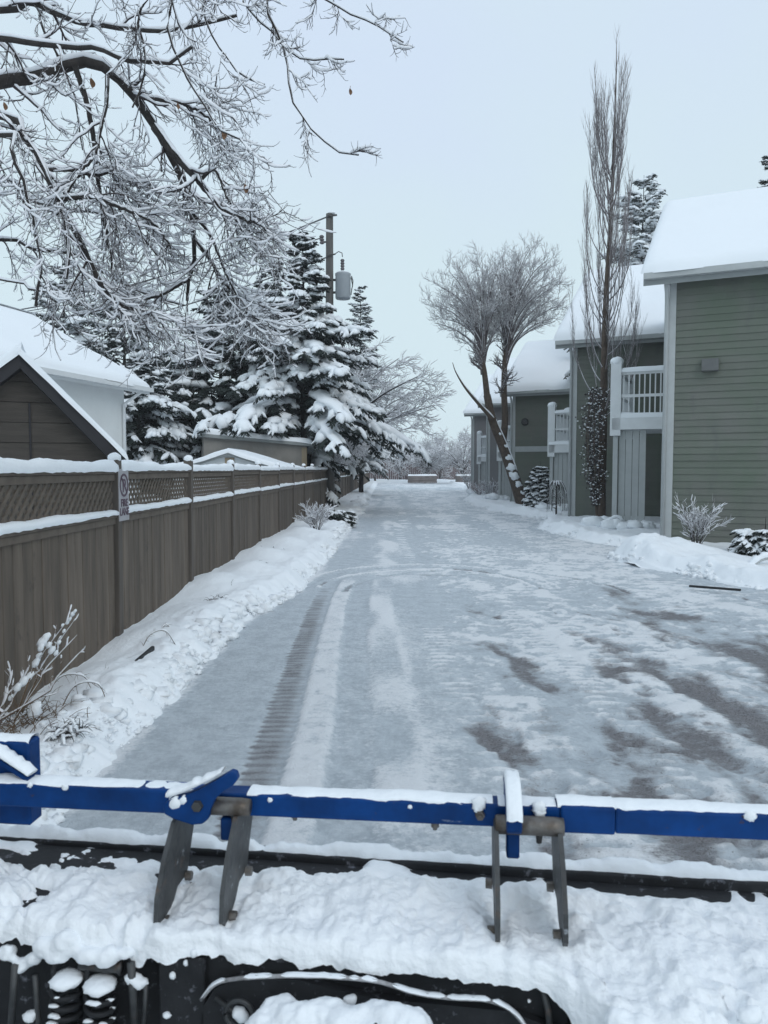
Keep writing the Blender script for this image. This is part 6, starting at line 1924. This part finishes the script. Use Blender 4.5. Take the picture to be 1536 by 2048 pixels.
# ------------------------------------------------------------------ shrubs and verge plants
def shrub(name, loc, limbs, label, seed, levels, snow_t, cat='shrub', group=None, **kw):
    e = bare(loc, limbs, label, seed, levels, snow_t, name=name, group=group, **kw)
    e['category'] = cat
    return e


def clump(x, y, z, r, h, n, seed, r0=.008, lean=(0, 0)):
    rg = np.random.default_rng(seed); out = []
    for k in range(n):
        a = 6.283 * k / n + rg.uniform(-.4, .4); rr_ = r * rg.uniform(.35, 1.0); hh = h * rg.uniform(.55, 1.05)
        b = np.array([x + np.cos(a) * r * .12, y + np.sin(a) * r * .12, z])
        out.append((np.array([b, b + [np.cos(a) * rr_ * .25 + lean[0] * .3, np.sin(a) * rr_ * .25 + lean[1] * .3, hh * .45], b + [np.cos(a) * rr_ * .6 + lean[0] * .7, np.sin(a) * rr_ * .6 + lean[1] * .7, hh * .82], b + [np.cos(a) * rr_ + lean[0], np.sin(a) * rr_ + lean[1], hh]]), r0, r0 * .3))
    return out


q = P(1392, 1105, 14.3)
shrub('bare_shrub', (q[0], q[1], .15), clump(q[0], q[1], .1, .42, .78, 14, 1, .010), 'twiggy leafless shrub dusted with snow against the nearest clapboard wall', 401, [(8, .32, .6), (5, .16, .7)], .012, t0=.25, twigm=M['twig'], nl=12, lsnow=.012, rmin=.003, bias=(0, 0, .2), spread=(.4, .9), lim_k=(5, 4))
q = P(1528, 1112, 13.2)
spruce((q[0], q[1], .12), .72, .42, 'low rounded evergreen bush under snow at the right of the nearest wall', 402, nwh=8, nb=9, nsp=3, z_lo=.1, snow=.9, power=.45, lump=.75, name='evergreen_bush', trunk_r=.03, group=None, droop=.6)['category'] = 'shrub'
# weeping standard with a stake
q = P(1112, 1052, 24.0); wl = [(np.array([[q[0], q[1], 0], [q[0], q[1], .6], [q[0], q[1], 1.16]]), .03, .025)]
rg = np.random.default_rng(6)
for k in range(16):
    a = 6.283 * k / 16 + rg.uniform(-.2, .2); rr_ = rg.uniform(.16, .36)
    wl.append((np.array([[q[0], q[1], 1.1], [q[0] + np.cos(a) * rr_ * .5, q[1] + np.sin(a) * rr_ * .5, 1.26], [q[0] + np.cos(a) * rr_, q[1] + np.sin(a) * rr_, .95], [q[0] + np.cos(a) * rr_ * 1.15, q[1] + np.sin(a) * rr_ * 1.15, rg.uniform(.25, .5)]]), .012, .005))
shrub('weeping_shrub', (q[0], q[1], 0), wl, 'small weeping shrub on a straight stem, snow on its drooping shoots', 403, [(6, .2, .6)], .02, nl=12, lsnow=.04, rmin=.004, bias=(0, 0, -.6), bw=.6, trop=(0, 0, -.4), trop2=(0, 0, -.3), twigm=M['twig'], lim_k=(5,))
# evergreen climber shrub in front of the poplar
q = P(1186, 1000, 20.6)
sv_ = empty('climbing_shrub', (q[0], q[1], .1), 'dark narrow leafy shrub flecked with snow hugging the poplar trunk', 'shrub')
rg = np.random.default_rng(7); n = 2600
zc = rg.uniform(0.55, 3.75, n); wmax = np.interp(zc, [.5, .9, 2.0, 3.0, 3.8], [.08, .16, .34, .40, .12]) * rg.uniform(.5, 1.35, n) * (.6 + .8 * vn(zc * 2.2, zc * 0, 4))
ang = rg.uniform(0, 6.283, n); rad = wmax * np.sqrt(rg.random(n))
off = np.interp(zc, [.5, 2, 3.8], [.10, -.02, .05])
C = np.stack([q[0] + off + np.cos(ang) * rad, q[1] + np.sin(ang) * rad, zc + .1], 1)
d = nrm(rg.normal(0, 1, (n, 3)) + np.array([0, 0, -.3])); sdv = nrm(np.cross(d, rg.normal(0, 1, (n, 3)))); ll = rg.uniform(.04, .09, n)[:, None]
Vn = np.stack([C, C + d * ll * .5 + sdv * ll * .32, C + d * ll, C + d * ll * .5 - sdv * ll * .32], 1).reshape(-1, 3)
mb = MB(); mb.add(Vn, np.arange(4 * n).reshape(-1, 4)); mb.build('leaf_foliage', M['ivy'], sv_)
mb = MB()
for k in range(7):
    a = 6.283 * k / 7; mb.tube(resample(np.array([[q[0] + .12, q[1], 0], [q[0] + .1 + .05 * math.cos(a), q[1] + .05 * math.sin(a), .8], [q[0] + .2 * math.cos(a), q[1] + .2 * math.sin(a), 2.2], [q[0] + .12 * math.cos(a), q[1] + .12 * math.sin(a), 3.7]]), 10), .015, 5)
mb.build('stems', M['bark_brown'], sv_, smooth=True)
pk_ = rg.random(n) < .20; m = pk_.sum(); rs = rg.uniform(.010, .026, m)[:, None]
s = MB(); s.add(*lumps(C[pk_] + [0, -.01, .02], rs * np.array([[1.2, 0, 0]]), rs * np.array([[0, 1.2, 0]]), rs * np.array([[0, 0, .7]]), rg, 5, 4, .2)); s.build('leaf_snow', M['snow_soft'], sv_, smooth=True)
# shrubs by the far houses
for i, (px, py, Y, r_, h_, lab) in enumerate(((985, 1000, 38.5, .9, 1.1, 'rounded snowy twig shrub beside the leaning tree and the fourth house'), (940, 980, 56, .8, 1.2, 'small snow-covered shrub at the corner of the farthest house'), (958, 996, 44, .6, .7, 'low reddish twig shrub on the verge before the purplish house'))):
    x = ground_at(px, Y)
    shrub('verge_shrub', (x, Y, .1), clump(x, Y, .05, r_, h_, 13, 20 + i, .014), lab, 410 + i, [(7, .4, .6), (4, .22, .7)], .02 if i < 2 else .008, nl=10, lsnow=.02, rmin=.006, spread=(.4, 1), twigm=M['red'] if i == 2 else None, lim_k=(5, 4))
# fence-side shrubs
q = P(632, 1060, 17.5); shrub('frosted_shrub', (q[0], q[1], .1), clump(q[0], q[1], .1, .36, .6, 14, 30, .008), 'frosted pale shrub at the fence foot before the utility pole', 420, [(8, .3, .6), (5, .15, .7)], .018, nl=10, lsnow=.02, rmin=.003, spread=(.4, 1), lim_k=(5, 4))
q = P(668, 1040, 21.0)
spruce((q[0], q[1], .1), .68, .5, 'dark low evergreen bush beside the frosted shrub at the pole foot', 421, nwh=8, nb=10, nsp=3, z_lo=.1, snow=.35, power=.4, lump=.7, name='evergreen_bush', trunk_r=.03, group=None, droop=.5)['category'] = 'shrub'
# dry plant at the near left
b0 = P(12, 1440, 4.35)
stems = []
for (tip, mid) in (((150, 1222), (70, 1330)), ((150, 1240), (85, 1330)), ((155, 1270), (90, 1340)), ((165, 1300), (110, 1360)), ((60, 1330), (30, 1390)), ((25, 1340), (10, 1400)), ((-30, 1300), (-15, 1380))):
    stems.append((np.array([b0 + [random.uniform(-.06, .06), random.uniform(-.06, .06), 0], P(mid[0] - 8, mid[1] + 20, 4.38), P(mid[0], mid[1], 4.4), P(tip[0], tip[1], 4.5)]), .0065, .0025))
dp = shrub('dry_plant', (b0[0], b0[1], .1), stems, 'dry brown stemmed plant with thick snow clumps leaning at the near fence', 430, [(4, .11, .6), (2, .05, .7)], .008, cat='plant', nl=14, lsnow=.010, rmin=.0016, spread=(.4, .9), barkm=M['stem'], twigm=M['stem'], trunk_n=6, bias=(0, 0, .1), lim_k=(5, 4))
rg = np.random.default_rng(9); s = MB(); cl = []
for (x, y, r_) in ((22, 1395, .016), (35, 1375, .022), (48, 1362, .028), (60, 1352, .022), (72, 1325, .024), (78, 1312, .018), (85, 1285, .03), (92, 1275, .026), (82, 1295, .02), (104, 1300, .02), (112, 1306, .014), (98, 1290, .018), (118, 1285, .012), (128, 1262, .010), (135, 1244, .012), (145, 1228, .013), (150, 1222, .010), (140, 1238, .010), (125, 1250, .008), (30, 1440, .04), (70, 1420, .04), (15, 1470, .045), (60, 1465, .05)):
    cl.append((*P(x, y, 4.36 + rg.uniform(-.05, .05)), r_))
cl = np.array(cl); r_ = cl[:, 3:4]
dvp = nrm(P(150, 1222, 4.4) - P(20, 1420, 4.4)); sp_ = nrm(np.cross(dvp, [0, 1.0, 0])); 
s.add(*lumps(cl[:, :3], r_ * 1.35 * dvp[None], r_ * .8 * np.array([[0, 1, 0]]), r_ * .85 * sp_[None], rg, 9, 7, .2)); s.build('stem_snow', M['snow'], dp, smooth=True)
# fine grass-like dead leaves at the foot
mb = MB(); n = 160; C0 = b0 + np.stack([rg.normal(0, .18, n), rg.normal(0, .15, n), np.full(n, -.04)], 1)
dd = nrm(np.stack([rg.normal(.2, .5, n), rg.normal(0, .5, n), rg.uniform(.4, 1.2, n)], 1)); gp, gr = grow(C0, dd, rg.uniform(.1, .3, n), np.full(n, .0028), 6, rg, (0, 0, -.2), (0, 0, -.9), .2, .3)
V, Q, T = tube_arrays(gp, gr, 4); mb.add(V, Q); mb.build('dead_blades', M['stem'], dp, smooth=True)

# arching perennial stems lying in the bank, and dark tufts poking through
arcs = [((120, 1395), (150, 1372), (195, 1368), (215, 1395), 4.9), ((80, 1385), (120, 1355), (165, 1352), (180, 1362), 5.1), ((190, 1345), (215, 1340), (232, 1352), (228, 1372), 5.3), ((280, 1285), (300, 1270), (330, 1262), (352, 1282), 6.3), ((310, 1262), (330, 1250), (345, 1262), (350, 1276), 6.6)]
for i, a in enumerate(arcs):
    g_ = G(a[0][0], a[0][1], .2); Yq = g_[1]
    pts = [P(x, y, Yq + .03 * k) for k, (x, y) in enumerate(a[:4])]
    pts[0][2] -= .08; pts[3][2] -= .04
    lab = ['nearest arching dead stem lying on the snow bank', 'thin dead stem arching just above the nearest one on the bank', 'short curled dead stem beside the black garden edging', 'curled dead stem on the bank below the second fence bay', 'small hooked dead stem behind the curled one on the bank'][i]
    e = empty('dead_stem', pts[0], lab, 'plant', 'dead stems on the snow bank')
    qq = resample(np.array(pts), 20); mb = MB(); mb.tube(qq, np.linspace(.0045, .002, 20), 5)
    p_, d_, r__, t_ = spawn(qq[None], np.full((1, 20), .003), 16, rg, .1, 1, (.5, 1.1), bias=(0, 0, -.2), bias_w=.5)
    gp, gr = grow(p_, d_, rg.uniform(.02, .07, len(p_)), np.full(len(p_), .0018), 4, rng=rg, trop=(0, 0, -.3), wob=.3)
    V, Q, T = tube_arrays(gp, gr, 4); mb.add(V, Q); mb.build('stem', M['stem'], e, smooth=True)
    s = MB(); V, Q = snow_arrays(qq[None], np.full((1, 20), .004), .012, rg, 6, steep=.97); s.add(V, Q); s.build('stem_snow', M['snow'], e, smooth=True)
for i, (x, y, r_, lab) in enumerate(((432, 1194, .11, 'dark green tuft poking through the bank near the second fence post'), (455, 1172, .12, 'larger dark tuft with grassy blades on the bank past the second post'), (505, 1130, .13, 'snowy grass tuft on the bank by the fourth fence post'), (545, 1105, .16, 'snow-laden grass clump at the far end of the near bank'), (130, 1445, .09, 'dark evergreen sprig at the snowy foot of the dry plant'))):
    g_ = G(x, y, .22)
    e = empty('grass_tuft', g_, lab, 'plant', 'tufts in the snow bank')
    n = 90; C0 = g_ + np.stack([rg.normal(0, r_ * .4, n), rg.normal(0, r_ * .4, n), np.full(n, -.06)], 1)
    dd = nrm(np.stack([rg.normal(0, .7, n), rg.normal(0, .7, n), rg.uniform(.3, 1.0, n)], 1)); gp, gr = grow(C0, dd, rg.uniform(.6, 1.5, n) * r_, np.full(n, .0035), 6, rg, (0, 0, -.2), (0, 0, -1.0), .2, .3)
    mb = MB(); V, Q, T = tube_arrays(gp, gr, 4); mb.add(V, Q); mb.build('blades', M['ivy'], e, smooth=True)
    s = MB(); pk_ = rg.random(n) < .35; V, Q = snow_arrays(gp[pk_], gr[pk_] * 1.6, .012, rg, 5, steep=.97); s.add(V, Q); s.build('blade_snow', M['snow'], e, smooth=True)
# black edging strips
for i, (a, b, lab) in enumerate((((234, 1362), (306, 1300), 'black garden edging strip showing through the bank by the first fence bay'), ((1378, 1172), (1482, 1180), 'dark edging timber along the snow bank in front of the nearest house'))):
    ga = G(*a, .17 if i == 0 else .06); gb = G(*b, .17 if i == 0 else .06)
    mb = MB(); mb.beam(ga, gb, .03, .07 if i == 0 else .03); o = mb.build('garden_edging', M['edging'], None, origin=(ga + gb) / 2)
    bv = o.modifiers.new('bevel', 'BEVEL'); bv.width = .006
    tag(o, lab, 'edging')
# snow-covered bent handrails
for i, (pl_, Yh, r_, lab) in enumerate((([(1196, 1074), (1206, 1056), (1222, 1041), (1234, 1037), (1243, 1046), (1244, 1072)], 19.0, .035, 'snow-coated hooped handrail at the porch step of the nearest house'), ([(1482, 1166), (1496, 1142), (1512, 1126), (1530, 1117), (1560, 1116), (1580, 1125), (1582, 1160)], 11.7, .03, 'snow-coated hooped rail at the right end of the near snow bank'))):
    pts = resample(np.array([P(x, y, Yh) for x, y in pl_]), 24)
    e = empty('hooped_rail', pts[0], lab, 'railing')
    mb = MB(); mb.tube(pts, r_, 8); mb.build('rail_pipe', M['trim'], e, smooth=True)
    s = MB(); V, Q = snow_arrays(pts[None], np.full((1, 24), r_), .07, rg, 9, steep=1.2); s.add(V, Q); s.build('rail_snow', M['snow'], e, smooth=True)
#@@END
